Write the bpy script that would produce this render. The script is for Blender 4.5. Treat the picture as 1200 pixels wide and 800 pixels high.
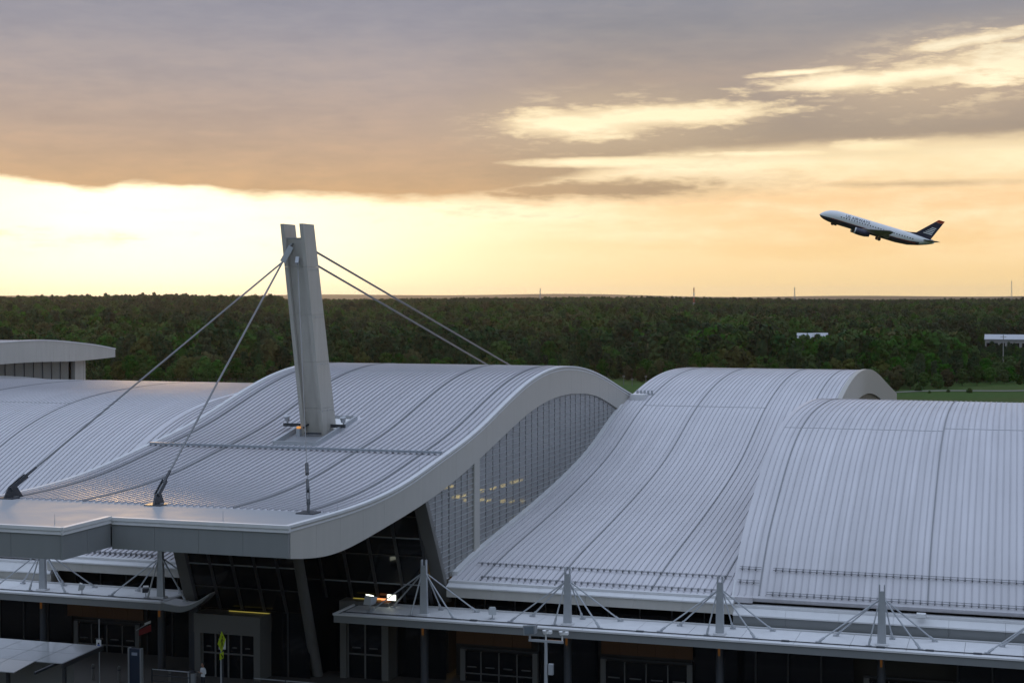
import bpy, bmesh, math, random
import numpy as np
from mathutils import Vector, Matrix, Euler
random.seed(7)
for o in list(bpy.data.objects): bpy.data.objects.remove(o)
S = bpy.context.scene
C = S.collection
R_ = math.radians
# ------------------------------------------------------------------ camera
H = 24.0
YAW, PITCH, FPX = R_(17.7), math.atan(53/1850), 1850.0
cam = bpy.data.objects.new('camera', bpy.data.cameras.new('camera')); C.objects.link(cam)
cam.location = (0, 0, H); cam.rotation_euler = (math.pi/2-PITCH, 0, YAW)
cam.data.sensor_width = 36; cam.data.lens = 36*FPX/1200
cam.data.clip_start = .5; cam.data.clip_end = 40000
S.camera = cam
S.view_settings.view_transform = 'Standard'; S.view_settings.look = 'None'
S.view_settings.exposure = 0.0; S.view_settings.gamma = 1; S.view_settings.use_curve_mapping = False
S.render.engine = 'CYCLES'; S.cycles.use_denoising = True
S.cycles.max_bounces = 6; S.cycles.diffuse_bounces = 3; S.cycles.glossy_bounces = 3
S.cycles.transparent_max_bounces = 12; S.cycles.volume_bounces = 0
S.cycles.caustics_reflective = False; S.cycles.caustics_refractive = False
# ------------------------------------------------------------------ sun: low behind the terminal, left of the view
SUN_AZ, SUN_EL = R_(30.5), R_(4.0)            # azimuth counted from +Y towards -X
sd = Vector((-math.sin(SUN_AZ)*math.cos(SUN_EL), math.cos(SUN_AZ)*math.cos(SUN_EL), math.sin(SUN_EL)))
sun = bpy.data.objects.new('sun', bpy.data.lights.new('sun', 'SUN')); C.objects.link(sun)
sun.rotation_euler = (-sd).to_track_quat('-Z', 'Y').to_euler()
sun.data.energy = 1.5; sun.data.angle = R_(6); sun.data.color = (1.0, .62, .28)
# ------------------------------------------------------------------ world: dusk sky under a cloud deck open towards the sun
W = bpy.data.worlds.new('World'); S.world = W; W.use_nodes = True
NT = W.node_tree; NT.nodes.clear()
class E:                                       # tiny expression wrapper over shader math nodes
    def __init__(s, nt, v): s.nt, s.v = nt, v
    def _op(s, op, *a):
        n = s.nt.nodes.new('ShaderNodeMath'); n.operation = op
        for i, x in enumerate((s,)+a):
            x = x.v if isinstance(x, E) else x
            if isinstance(x, (int, float)): n.inputs[i].default_value = x
            else: s.nt.links.new(x, n.inputs[i])
        return E(s.nt, n.outputs[0])
    def __add__(s, o): return s._op('ADD', o)
    def __radd__(s, o): return s._op('ADD', o)
    def __sub__(s, o): return s._op('SUBTRACT', o)
    def __rsub__(s, o): return E(s.nt, float(o))._op('SUBTRACT', s)
    def __mul__(s, o): return s._op('MULTIPLY', o)
    def __rmul__(s, o): return s._op('MULTIPLY', o)
    def __truediv__(s, o): return s._op('DIVIDE', o)
    def fn(s, op, *a): return s._op(op, *a)
    def ss(s, a, b):                            # smoothstep from a to b
        n = s.nt.nodes.new('ShaderNodeMapRange'); n.interpolation_type = 'SMOOTHSTEP'
        s.nt.links.new(s.v, n.inputs[0])
        for i, x in ((1, a), (2, b)):
            if isinstance(x, E): s.nt.links.new(x.v, n.inputs[i])
            else: n.inputs[i].default_value = x
        return E(s.nt, n.outputs[0])
    def curve(s, x0, x1, pts):                  # piecewise curve through pts, x in x0..x1
        n = s.nt.nodes.new('ShaderNodeFloatCurve'); t = (s-x0)/(x1-x0)
        lo = min(p[1] for p in pts); hi = max(p[1] for p in pts)
        c = n.mapping.curves[0]
        P = [((x-x0)/(x1-x0), (y-lo)/(hi-lo)) for x, y in pts]
        c.points[0].location = P[0]; c.points[1].location = P[-1]
        for p in P[1:-1]: c.points.new(*p)
        n.mapping.update(); s.nt.links.new(t.v, n.inputs['Value'])
        return E(s.nt, n.outputs[0])*(hi-lo)+lo
    def ramp(s, x0, x1, stops):
        n = s.nt.nodes.new('ShaderNodeValToRGB'); s.nt.links.new(((s-x0)/(x1-x0)).v, n.inputs[0])
        e = n.color_ramp.elements
        while len(e) < len(stops): e.new(.5)
        for k, (x, c) in enumerate(stops):
            e[k].position = (x-x0)/(x1-x0); e[k].color = (*c, 1)
        return n.outputs[0]
def mixc(nt, f, a, b, mode='MIX'):
    n = nt.nodes.new('ShaderNodeMix'); n.data_type = 'RGBA'; n.blend_type = mode; n.clamp_factor = True
    for i, x in ((0, f), (6, a), (7, b)):
        x = x.v if isinstance(x, E) else x
        if isinstance(x, (int, float)): n.inputs[i].default_value = x
        elif isinstance(x, tuple): n.inputs[i].default_value = (*x, 1)
        else: nt.links.new(x, n.inputs[i])
    return n.outputs[2]
tc = NT.nodes.new('ShaderNodeTexCoord')
sx = NT.nodes.new('ShaderNodeSeparateXYZ'); NT.links.new(tc.outputs['Generated'], sx.inputs[0])
dx, dy, dz = (E(NT, sx.outputs[i]) for i in range(3))
west = (-math.sin(YAW), math.cos(YAW)); rt = (math.cos(YAW), math.sin(YAW))
U = (dx*rt[0]+dy*rt[1]).fn('ARCTAN2', dx*west[0]+dy*west[1])*18.5      # azimuth, 5.4 degrees to the unit
V = dz.fn('ARCSINE')*18.5                                               # elevation, same unit
def noise(scale, zs, detail, rough=.55, off=0.):
    m = NT.nodes.new('ShaderNodeMapping'); m.inputs['Scale'].default_value = (scale, scale, scale*zs)
    m.inputs['Location'].default_value = (off, off*.7, off*1.3)
    NT.links.new(tc.outputs['Generated'], m.inputs[0])
    n = NT.nodes.new('ShaderNodeTexNoise'); n.inputs['Scale'].default_value = 1; n.inputs['Detail'].default_value = detail
    n.inputs['Roughness'].default_value = rough
    NT.links.new(m.outputs[0], n.inputs['Vector'])
    return E(NT, n.outputs[0])-.5
n1 = noise(7, 4.5, 4); n2 = noise(26, 4, 6, .6, 3.1); n3 = noise(4, 9, 3, .5, 7.7); n4 = noise(60, 5, 4, .6, 1.3)
Vw = V+n1*.22+n2*.16+n4*.05
edge = U.curve(-9, 9, [(-9, 1.5), (-6, 1.34), (-5.2, 1.27), (-4.7, 1.19), (-4.4, 1.25), (-3.6, 1.22), (-2.8, 1.12), (-2, 1.12), (-1.2, 1.08), (-.5, 1.10), (.3, 1.19), (1.2, 1.40), (2.0, 1.53), (2.8, 1.56), (4.2, 1.62), (6, 1.66), (9, 1.5)])
soft = U.curve(-9, 9, [(-9, .06), (-4.2, .07), (-1, .10), (1, .15), (9, .16)])
deck = Vw.ss(edge-soft*.6, edge+soft*1.3)
def blob(u, v, w, h, tilt=0., rag=1.3, soft=.25):
    a = (U-u)/w; b = (V-v-(U-u)*tilt)/h
    r = (a*a+b*b).fn('SQRT')+n2*rag*1.1+n1*rag*.7+n4*rag*.55
    return r.ss(1.35, soft)
gaps = blob(.75, 2.00, .85, .145, 0, 1.8)
for g in (blob(1.7, 2.09, 1.25, .12, .02, 1.9), blob(3.75, 2.44, .85, .11, .02, 1.6), blob(4.6, 2.48, 1.1, .12, .10, 2.8), blob(5.7, 2.62, .9, .22, .05, 3.0), blob(5.2, 2.84, .8, .08, .12, 2.6), blob(4.15, 1.70, .42, .07, 0, 1.8),
          blob(5.6, 1.60, .55, .06, 0, 1.8), blob(3.3, 2.55, .6, .04, .05, 1.8), blob(2.9, 1.64, .7, .03, 0, 2.2), blob(1.25, 1.555, 1.2, .055, 0, 1.0)):
    gaps = gaps.fn('MAXIMUM', g)
islands = blob(.75, 1.25, 2.6, .16, .012, 1.2)
for g in (blob(4.6, 1.27, 1.15, .045, 0, 1.0), blob(4.6, 2.36, .5, .1, .1, 1.2)):
    islands = islands.fn('MAXIMUM', g*.8)
halo = (blob(1.1, 2.02, 1.9, .42, .02, .8, .1)).fn('MAXIMUM', blob(5.0, 2.52, 1.9, .55, .08, .8, .1)).fn('MAXIMUM', blob(4.2, 1.66, 2.2, .12, 0, 1.4, .1))
thinning = (n2*1.5+n4*.9+n1*.5).ss(.0, .45)*halo*.55                   # the deck frays about its openings
cov = (deck*(1-gaps)*(1-thinning)).fn('MAXIMUM', islands)
# clear air below and between the clouds: brightest about the hidden sun
gu = (U+4.2)/3.9; gv = (V-.85)/1.1
glow = (0-(gu*gu+gv*gv)).fn('EXPONENT')
base = V.ramp(-1, 5, [(-1, (.9, .66, .36)), (0, (1.0, .74, .36)), (.5, (1.0, .69, .33)), (1.1, (1.0, .66, .34)), (1.6, (1.0, .80, .48)), (2.2, (1.12, .95, .63)), (5, (.6, .6, .6))])
clear = mixc(NT, glow*.95, base, (1.75, 1.58, 1.12))
streak = (n3*2.2+n2*1.0+.12).ss(-.3, .5)
clear = mixc(NT, streak*V.ss(.15, .9)*.5, clear, (1.3, 1.14, .8))
wisp = (n2*1.6+n3*1.8+n4*.8).ss(.12, .75)*V.ss(.35, .8)*V.ss(2.2, 1.4)
clear = mixc(NT, wisp*.55, clear, (.78, .54, .32))
# cloud colour: warm underside near the opening, violet grey higher, blue grey overhead and eastwards
ccol = V.ramp(1, 4, [(1.0, (.70, .43, .21)), (1.35, (.63, .42, .25)), (1.9, (.52, .39, .305)), (2.5, (.43, .365, .35)), (3.1, (.34, .325, .365)), (4, (.26, .28, .36))])
ccr = V.ramp(1, 4, [(1.0, (.56, .38, .22)), (1.5, (.47, .35, .23)), (1.9, (.40, .32, .25)), (2.5, (.40, .33, .29)), (3.1, (.30, .29, .31)), (4, (.25, .275, .36))])
ccol = mixc(NT, U.ss(-1.5, 1.5), ccol, ccr)
var = n1*.5+n3*.55+n2*.6+n4*.22
ccol = mixc(NT, (var+.12).ss(.0, .5)*.55, ccol, mixc(NT, 1., ccol, (1.32, 1.22, 1.08), 'MULTIPLY'))
ccol = mixc(NT, (0-var+.08).ss(.0, .5)*.5, ccol, mixc(NT, 1., ccol, (.76, .77, .82), 'MULTIPLY'))
# rim light on thin cloud edges
thin = cov*(1-cov)*4
ccol = mixc(NT, halo*.42, ccol, (.80, .60, .38))
ccol = mixc(NT, thin*.5, ccol, (1.0, .74, .42))
front = mixc(NT, cov, clear, ccol)
# the rest of the dome: unseen blue grey dusk, graded dark low to bright overhead to light the roofs, the Nishita sky showing through the thinner deck
sky = NT.nodes.new('ShaderNodeTexSky'); sky.sky_type = 'NISHITA'; sky.sun_disc = False
sky.sun_elevation = SUN_EL; sky.sun_rotation = -SUN_AZ
east = mixc(NT, .06, dz.ramp(-.2, 1, [(-.2, (.13, .155, .20)), (.02, (.14, .17, .225)), (.3, (.26, .32, .43)), (.65, (.66, .78, 1.02)), (1, (.78, .92, 1.18))]), sky.outputs[0])
up = mixc(NT, V.ss(3.6, 15), front, east)
back = (dx*west[0]+dy*west[1]).ss(.75, -.1)
tot = mixc(NT, back, up, east)
bg = NT.nodes.new('ShaderNodeBackground'); bg.inputs['Strength'].default_value = .1
vm = NT.nodes.new('ShaderNodeVectorMath'); vm.operation = 'SCALE'; vm.inputs['Scale'].default_value = 10
NT.links.new(tot, vm.inputs[0]); NT.links.new(vm.outputs[0], bg.inputs['Color'])
wo = NT.nodes.new('ShaderNodeOutputWorld'); NT.links.new(bg.outputs[0], wo.inputs['Surface'])
# ------------------------------------------------------------------ materials
def mat(name, col, rough=.5, metal=0., noise=.0, scale=3., spec=.5, bump=0., stretch=(1, 1, 1), emit=None, estr=0.):
    m = bpy.data.materials.new(name); m.use_nodes = True
    nt = m.node_tree; b = nt.nodes['Principled BSDF']
    b.inputs['Base Color'].default_value = (*col, 1); b.inputs['Roughness'].default_value = rough
    b.inputs['Metallic'].default_value = metal; b.inputs['Specular IOR Level'].default_value = spec
    if emit: b.inputs['Emission Color'].default_value = (*emit, 1); b.inputs['Emission Strength'].default_value = estr
    if noise:
        t = nt.nodes.new('ShaderNodeTexCoord'); mp = nt.nodes.new('ShaderNodeMapping'); mp.inputs['Scale'].default_value = stretch
        nt.links.new(t.outputs['Object'], mp.inputs[0])
        n = nt.nodes.new('ShaderNodeTexNoise'); n.inputs['Scale'].default_value = scale; n.inputs['Detail'].default_value = 6
        nt.links.new(mp.outputs[0], n.inputs['Vector'])
        f = (E(nt, n.outputs[0])-.5)*(2*noise)+1
        vm = nt.nodes.new('ShaderNodeVectorMath'); vm.operation = 'SCALE'; vm.inputs[0].default_value = col
        nt.links.new(f.v, vm.inputs['Scale']); nt.links.new(vm.outputs[0], b.inputs['Base Color'])
        nt.links.new((((E(nt, n.outputs[0])-.5)*.3)+rough).v, b.inputs['Roughness'])
        if bump:
            bp = nt.nodes.new('ShaderNodeBump'); bp.inputs['Strength'].default_value = bump; bp.inputs['Distance'].default_value = .05
            nt.links.new(n.outputs[0], bp.inputs['Height']); nt.links.new(bp.outputs[0], b.inputs['Normal'])
    return m
def roof_mat():                                  # standing seam steel: each pan a slightly different tone, dull streaks along it
    m = mat('standing_seam_steel', (.6, .6, .62), .62, .0, spec=.22)
    nt = m.node_tree; b = nt.nodes['Principled BSDF']
    t = nt.nodes.new('ShaderNodeTexCoord'); s = nt.nodes.new('ShaderNodeSeparateXYZ'); nt.links.new(t.outputs['Object'], s.inputs[0])
    pan = (E(nt, s.outputs[0])/.40).fn('FLOOR')
    wn = nt.nodes.new('ShaderNodeTexWhiteNoise'); wn.noise_dimensions = '1D'; nt.links.new(pan.v, wn.inputs['W'])
    mp = nt.nodes.new('ShaderNodeMapping'); mp.inputs['Scale'].default_value = (2.2, .09, .09); nt.links.new(t.outputs['Object'], mp.inputs[0])
    n = nt.nodes.new('ShaderNodeTexNoise'); n.inputs['Scale'].default_value = 1; n.inputs['Detail'].default_value = 7; nt.links.new(mp.outputs[0], n.inputs['Vector'])
    n2 = nt.nodes.new('ShaderNodeTexNoise'); n2.inputs['Scale'].default_value = .12; n2.inputs['Detail'].default_value = 4; nt.links.new(t.outputs['Object'], n2.inputs['Vector'])
    f = (E(nt, wn.outputs[0])-.5)*.07+(E(nt, n.outputs[0])-.5)*.30+(E(nt, n2.outputs[0])-.5)*.26+1
    vm = nt.nodes.new('ShaderNodeVectorMath'); vm.operation = 'SCALE'; vm.inputs[0].default_value = (.565, .55, .575)
    nt.links.new(f.v, vm.inputs['Scale']); nt.links.new(vm.outputs[0], b.inputs['Base Color'])
    nt.links.new(((E(nt, n2.outputs[0])-.5)*.2+.7).v, b.inputs['Roughness'])
    return m
M = {}
M['roof'] = roof_mat()
M['seam'] = mat('seam_steel', (.43, .425, .45), .5, noise=.1, scale=2)
M['joint'] = mat('joint_sealant', (.24, .245, .26), .7)
M['rail'] = mat('rail_grey', (.27, .295, .33), .6)
M['apron'] = mat('flat_roof_sheet', (.34, .345, .36), .7, noise=.06, scale=.6, spec=.1)
M['trim'] = mat('white_edge_trim', (.62, .62, .63), .65, noise=.10, scale=1.5, spec=.15)
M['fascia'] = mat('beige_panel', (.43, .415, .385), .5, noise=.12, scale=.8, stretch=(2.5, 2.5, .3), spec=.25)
M['fascia_shaded'] = mat('shaded_panel', (.20, .21, .215), .5, noise=.07, scale=.6, stretch=(3, 3, .5))  # fascia panel with the shade of front faces put into its colour
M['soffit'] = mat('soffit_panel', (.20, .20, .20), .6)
M['concrete'] = mat('concrete', (.30, .295, .28), .8, noise=.16, scale=1.2, bump=.15)
M['mastmetal'] = mat('mast_plate', (.425, .405, .37), .5, noise=.2, scale=1.1, stretch=(3, 3, .25))
M['steel'] = mat('galvanised_steel', (.42, .44, .47), .4, .3, noise=.08, scale=5)
M['cable'] = mat('stay_cable_steel', (.20, .205, .215), .45, .3)
M['darksteel'] = mat('dark_steel', (.05, .055, .065), .5, .2)
M['glassdark'] = mat('dark_glass', (.006, .008, .011), .08, spec=.35)
M['interior'] = mat('dark_interior', (.05, .047, .042), .9)
M['mullion'] = mat('dark_mullion', (.035, .037, .042), .45)
M['finemullion'] = mat('grey_mullion', (.15, .155, .165), .5)
M['guard'] = mat('snow_guard_steel', (.17, .175, .19), .5)
M['column'] = mat('column_concrete', (.12, .118, .115), .8, noise=.15, scale=1.2)
M['laps'] = mat('lap_strip', (.42, .42, .44), .7)  # grey strips where the roof sheets overlap
M['frame'] = mat('pale_door_frame', (.14, .138, .135), .45)
M['porch'] = mat('porch_panel', (.12, .118, .112), .5, noise=.06, scale=.7)  # beige panel, its colour darkened for the shade under the overhang
M['transom'] = mat('pale_transom', (.34, .35, .36), .5)
M['wood'] = mat('wood_panel', (.10, .040, .012), .6, noise=.3, scale=1.5, stretch=(1, 1, 9))
M['asphalt'] = mat('asphalt', (.03, .03, .031), .9, noise=.25, scale=.8, bump=.2)
M['paving'] = mat('pavement_concrete', (.065, .06, .055), .9, noise=.2, scale=.7)
M['worn'] = mat('worn_gravel', (.17, .165, .14), .95, noise=.35, scale=.15)
M['kerb'] = mat('kerb_concrete', (.30, .29, .27), .9, noise=.2, scale=2)
M['white'] = mat('white_paint', (.75, .75, .75), .5)
M['paintline'] = mat('road_paint', (.6, .6, .58), .8, noise=.2, scale=6)
M['lamp'] = mat('lit_lamp_warm', (.8, .8, .6), .4, emit=(1., .62, .14), estr=20)
M['lampw'] = mat('lit_lamp_white', (.8, .8, .8), .4, emit=(.95, 1., .80), estr=3.5)
M['lampo'] = mat('lit_lamp_orange', (.8, .4, .1), .4, emit=(1., .38, .08), estr=.5)
M['yellow'] = mat('fluorescent_sign', (.62, .80, .03), .5)
M['black'] = mat('black_print', (.01, .01, .01), .6)
M['blue'] = mat('blue_print', (.03, .10, .45), .5)
M['red'] = mat('red_print', (.5, .03, .02), .5)
def glass_mat():
    m = bpy.data.materials.new('tinted_glass'); m.use_nodes = True; nt = m.node_tree; b = nt.nodes['Principled BSDF']
    b.inputs['Base Color'].default_value = (.28, .28, .275, 1); b.inputs['Roughness'].default_value = .2; b.inputs['Specular IOR Level'].default_value = 1.
    tr = nt.nodes.new('ShaderNodeBsdfTransparent'); tr.inputs[0].default_value = (.55, .6, .6, 1)
    mx = nt.nodes.new('ShaderNodeMixShader'); mx.inputs[0].default_value = .2
    nt.links.new(b.outputs[0], mx.inputs[1]); nt.links.new(tr.outputs[0], mx.inputs[2])
    nt.links.new(mx.outputs[0], nt.nodes['Material Output'].inputs['Surface'])
    return m
M['glass'] = glass_mat()
# ------------------------------------------------------------------ mesh helpers
class MB:
    def __init__(s): s.v, s.f, s.m = [], [], []
    def add(s, V_, F_, mi=0):
        k = len(s.v); s.v += [tuple(p) for p in V_]; s.f += [tuple(i+k for i in f) for f in F_]; s.m += [mi]*len(F_); return s
    def hexa(s, P, mi=0):                       # 8 corners, bottom ring then top ring
        return s.add(P, [(3, 2, 1, 0), (4, 5, 6, 7), (0, 1, 5, 4), (1, 2, 6, 5), (2, 3, 7, 6), (3, 0, 4, 7)], mi)
    def box(s, x0, x1, y0, y1, z0, z1, mi=0):
        return s.hexa([(x0, y0, z0), (x1, y0, z0), (x1, y1, z0), (x0, y1, z0), (x0, y0, z1), (x1, y0, z1), (x1, y1, z1), (x0, y1, z1)], mi)
    def bar(s, p, q, w, h, up=(0, 0, 1), mi=0): # rectangular bar between two points
        p, q = Vector(p), Vector(q); d = (q-p).normalized(); u = Vector(up)
        if abs(d.dot(u)) > .98: u = Vector((1, 0, 0))
        a = d.cross(u).normalized()*w/2; b = a.cross(d).normalized()*h/2
        return s.hexa([p-a-b, p+a-b, p+a+b, p-a+b, q-a-b, q+a-b, q+a+b, q-a+b], mi)
    def tube(s, p, q, r0, r1=None, n=8, cap=True, mi=0):
        r1 = r0 if r1 is None else r1
        p, q = Vector(p), Vector(q); d = (q-p).normalized(); u = Vector((0, 0, 1)) if abs(d.z) < .95 else Vector((1, 0, 0))
        a = d.cross(u).normalized(); b = a.cross(d)
        V_ = [p+(a*math.cos(t)+b*math.sin(t))*r0 for t in [2*math.pi*i/n for i in range(n)]]+[q+(a*math.cos(t)+b*math.sin(t))*r1 for t in [2*math.pi*i/n for i in range(n)]]
        F_ = [(i, (i+1) % n, n+(i+1) % n, n+i) for i in range(n)]
        if cap: F_ += [tuple(range(n-1, -1, -1)), tuple(range(n, 2*n))]
        return s.add(V_, F_, mi)
    def prism(s, poly, axis, a0, a1, mi=0):     # polygon extruded along an axis (0,1,2)
        n = len(poly)
        def P(pt, a):
            l = list(pt); l.insert(axis, a); return tuple(l)
        return s.add([P(p, a0) for p in poly]+[P(p, a1) for p in poly], [tuple(range(n-1, -1, -1)), tuple(range(n, 2*n))]+[(i, (i+1) % n, n+(i+1) % n, n+i) for i in range(n)], mi)
    def strip(s, X0, X1, top, bot, mi=0):       # closed slab along a curve of (y,z): top and bottom lists of equal length
        n = len(top)
        V_ = [(X0, *p) for p in top]+[(X1, *p) for p in top]+[(X0, *p) for p in bot]+[(X1, *p) for p in bot]
        F_ = []
        for i in range(n-1):
            F_ += [(i, n+i, n+i+1, i+1), (2*n+i, 2*n+i+1, 3*n+i+1, 3*n+i), (i, i+1, 2*n+i+1, 2*n+i), (n+i, 3*n+i, 3*n+i+1, n+i+1)]
        F_ += [(0, 2*n, 3*n, n), (n-1, 2*n-1, 4*n-1, 3*n-1)]
        return s.add(V_, F_, mi)
    def build(s, name, m, parent=None, stuff=False, smooth=False, **kw):
        me = bpy.data.meshes.new(name); me.from_pydata([tuple(map(float, v)) for v in s.v], [], s.f); me.update()
        ms = m if isinstance(m, (list, tuple)) else [m]
        for x in ms: me.materials.append(x)
        if len(ms) > 1: me.polygons.foreach_set('material_index', s.m)
        bm = bmesh.new(); bm.from_mesh(me); bmesh.ops.recalc_face_normals(bm, faces=bm.faces); bm.to_mesh(me); bm.free()
        if smooth:
            me.polygons.foreach_set('use_smooth', [True]*len(me.polygons))
            me.set_sharp_from_angle(angle=R_(smooth if smooth > 1 else 40))
        o = bpy.data.objects.new(name, me); C.objects.link(o)
        if parent:
            o.parent = parent
            o.matrix_parent_inverse = Matrix.Translation(-parent.location) if parent.type == 'EMPTY' and not parent.get('local') else Matrix()
        if stuff: o['kind'] = 'stuff'
        for k, v in kw.items(): o[k] = v
        return o
def tag(o, label, cat, group=None):
    o['label'] = label; o['category'] = cat
    if group: o['group'] = group
    return o
def thing(name, label, cat, loc=(0, 0, 0), group=None, local=False, rz=0):
    # parts are given in world coordinates unless local
    o = bpy.data.objects.new(name, None); C.objects.link(o); o.location = loc; o.rotation_euler = (0, 0, rz); o.empty_display_size = .5
    if local: o['local'] = 1
    return tag(o, label, cat, group)
def structure(o): o['kind'] = 'structure'; return o
def spline(pts):                                # natural cubic through (x, y) points
    X = np.array([p[0] for p in pts], float); Y = np.array([p[1] for p in pts], float); n = len(X); h = np.diff(X)
    A = np.zeros((n, n)); B = np.zeros(n); A[0, 0] = A[-1, -1] = 1
    for i in range(1, n-1):
        A[i, i-1], A[i, i], A[i, i+1] = h[i-1], 2*(h[i-1]+h[i]), h[i]; B[i] = 6*((Y[i+1]-Y[i])/h[i]-(Y[i]-Y[i-1])/h[i-1])
    k = np.linalg.solve(A, B)
    def f(x):
        i = min(max(int(np.searchsorted(X, x))-1, 0), n-2); a = (X[i+1]-x)/h[i]; b = 1-a
        return float(a*Y[i]+b*Y[i+1]+((a**3-a)*k[i]+(b**3-b)*k[i+1])*h[i]**2/6)
    return f
def frange(a, b, n): return [a+(b-a)*i/n for i in range(n+1)]
def copy_tree(o, parent=None):
    c = o.copy(); C.objects.link(c)
    if parent: c.parent = parent
    for ch in list(o.children): copy_tree(ch, c)
    return c
# ------------------------------------------------------------------ ground: one sheet to the horizon
VX, VY = -math.sin(YAW), math.cos(YAW)
def sm(a, b, x): t = min(max((x-a)/(b-a), 0), 1); return t*t*(3-2*t)
def terrain(x, y):
    d = math.hypot(x, y); az = math.atan2(x*math.cos(YAW)+y*math.sin(YAW), x*VX+y*VY)
    z = -6*sm(262, 330, d)
    if abs(az) < 1.2: w = 1.
    else: w = .6
    roll = math.sin(az*9+1.1)*1.2+math.sin(az*23+.4)*.7
    if d > 600: z += 15.8*sm(560, 2300, d)*1.0 + roll*sm(900, 1900, d)
    if d > 2300: z -= 10*sm(2300, 3200, d)
    if d > 4500: z += (30+9*math.sin(az*14+2)+7*math.sin(az*37))*sm(9000, 13500, d)*w - 30*sm(14000, 15500, d)
    return z
bm_v, bm_f = [], []
angs = sorted(set([round(-180+4*i, 2) for i in range(90)]+[round(-24+.8*i, 2) for i in range(61)]))
rad = [4, 40, 80, 120, 180, 240]+[262+i*8.5 for i in range(9)]+[380, 440, 500, 560]+[620+60*i for i in range(30)]+[2500, 2700, 2900, 3200, 3700, 4500, 6000, 9000]+[9600+400*i for i in range(16)]
na = len(angs)
for r in rad:
    for a in angs:
        x = r*math.sin(R_(a)-YAW); y = r*math.cos(R_(a)-YAW); bm_v.append((x, y, terrain(x, y)-.03))
for i in range(len(rad)-1):
    for j in range(na): bm_f.append((i*na+j, i*na+(j+1) % na, (i+1)*na+(j+1) % na, (i+1)*na+j))
bm_f.append(tuple(range(na)))
def ground_mat():
    m = mat('grass_and_woodland_floor', (.03, .045, .015), 1., spec=.1); nt = m.node_tree; b = nt.nodes['Principled BSDF']
    t = nt.nodes.new('ShaderNodeTexCoord')
    def N(sc, det):
        n = nt.nodes.new('ShaderNodeTexNoise'); n.inputs['Scale'].default_value = sc; n.inputs['Detail'].default_value = det
        nt.links.new(t.outputs['Object'], n.inputs['Vector']); return E(nt, n.outputs[0])
    a = N(.02, 6); c = N(.5, 6)
    col = mixc(nt, a.ss(.4, .62), (.046, .092, .020), (.064, .086, .024))
    col = mixc(nt, c.ss(.35, .75), col, (.040, .070, .014))
    geo = nt.nodes.new('ShaderNodeNewGeometry'); ln = nt.nodes.new('ShaderNodeVectorMath'); ln.operation = 'LENGTH'
    nt.links.new(geo.outputs['Position'], ln.inputs[0])
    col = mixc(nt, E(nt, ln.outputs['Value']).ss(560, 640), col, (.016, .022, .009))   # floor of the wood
    nt.links.new(col, b.inputs['Base Color'])
    return m
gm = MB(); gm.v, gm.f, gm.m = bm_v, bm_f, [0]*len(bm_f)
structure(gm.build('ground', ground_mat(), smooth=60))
m = MB(); m.box(-140, 60, 40, 83.2, -.2, .004); structure(m.build('road', M['asphalt']))
m = MB(); m.box(-140, 60, 83.2, 83.5, -.2, .13); structure(m.build('kerb', M['kerb']))
m = MB(); m.box(-140, 60, 83.5, 99, -.2, .12); structure(m.build('pavement', M['paving']))
m = MB(); m.box(-140, 60, 99, 262, -.2, .05); structure(m.build('terminal_floor', M['paving']))
for i in range(10):
    x0 = -56+i*1.0
    if 2 <= i <= 9: m = MB(); m.box(x0+6, x0+6.5, 78.6, 83.0, .006, .012); structure(m.build('crossing_stripe', M['paintline']))
# pale service road across the field, in the field behind the terminal
m = MB(); P = []
for k in range(25):
    a = R_(13.0+k*.42)-YAW; r = 500+28*sm(0, 10, k)+6*math.sin(k*.5)
    P.append((r*math.sin(a), r*math.cos(a)))
V_ = []
for (x, y) in P:
    l = math.hypot(x, y); V_ += [(x*(1-2.6/l), y*(1-2.6/l), terrain(x, y)+.12), (x*(1+2.6/l), y*(1+2.6/l), terrain(x, y)+.12)]
m.add(V_, [(2*i, 2*i+1, 2*i+3, 2*i+2) for i in range(len(P)-1)]); structure(m.build('path', M['worn']))

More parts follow.
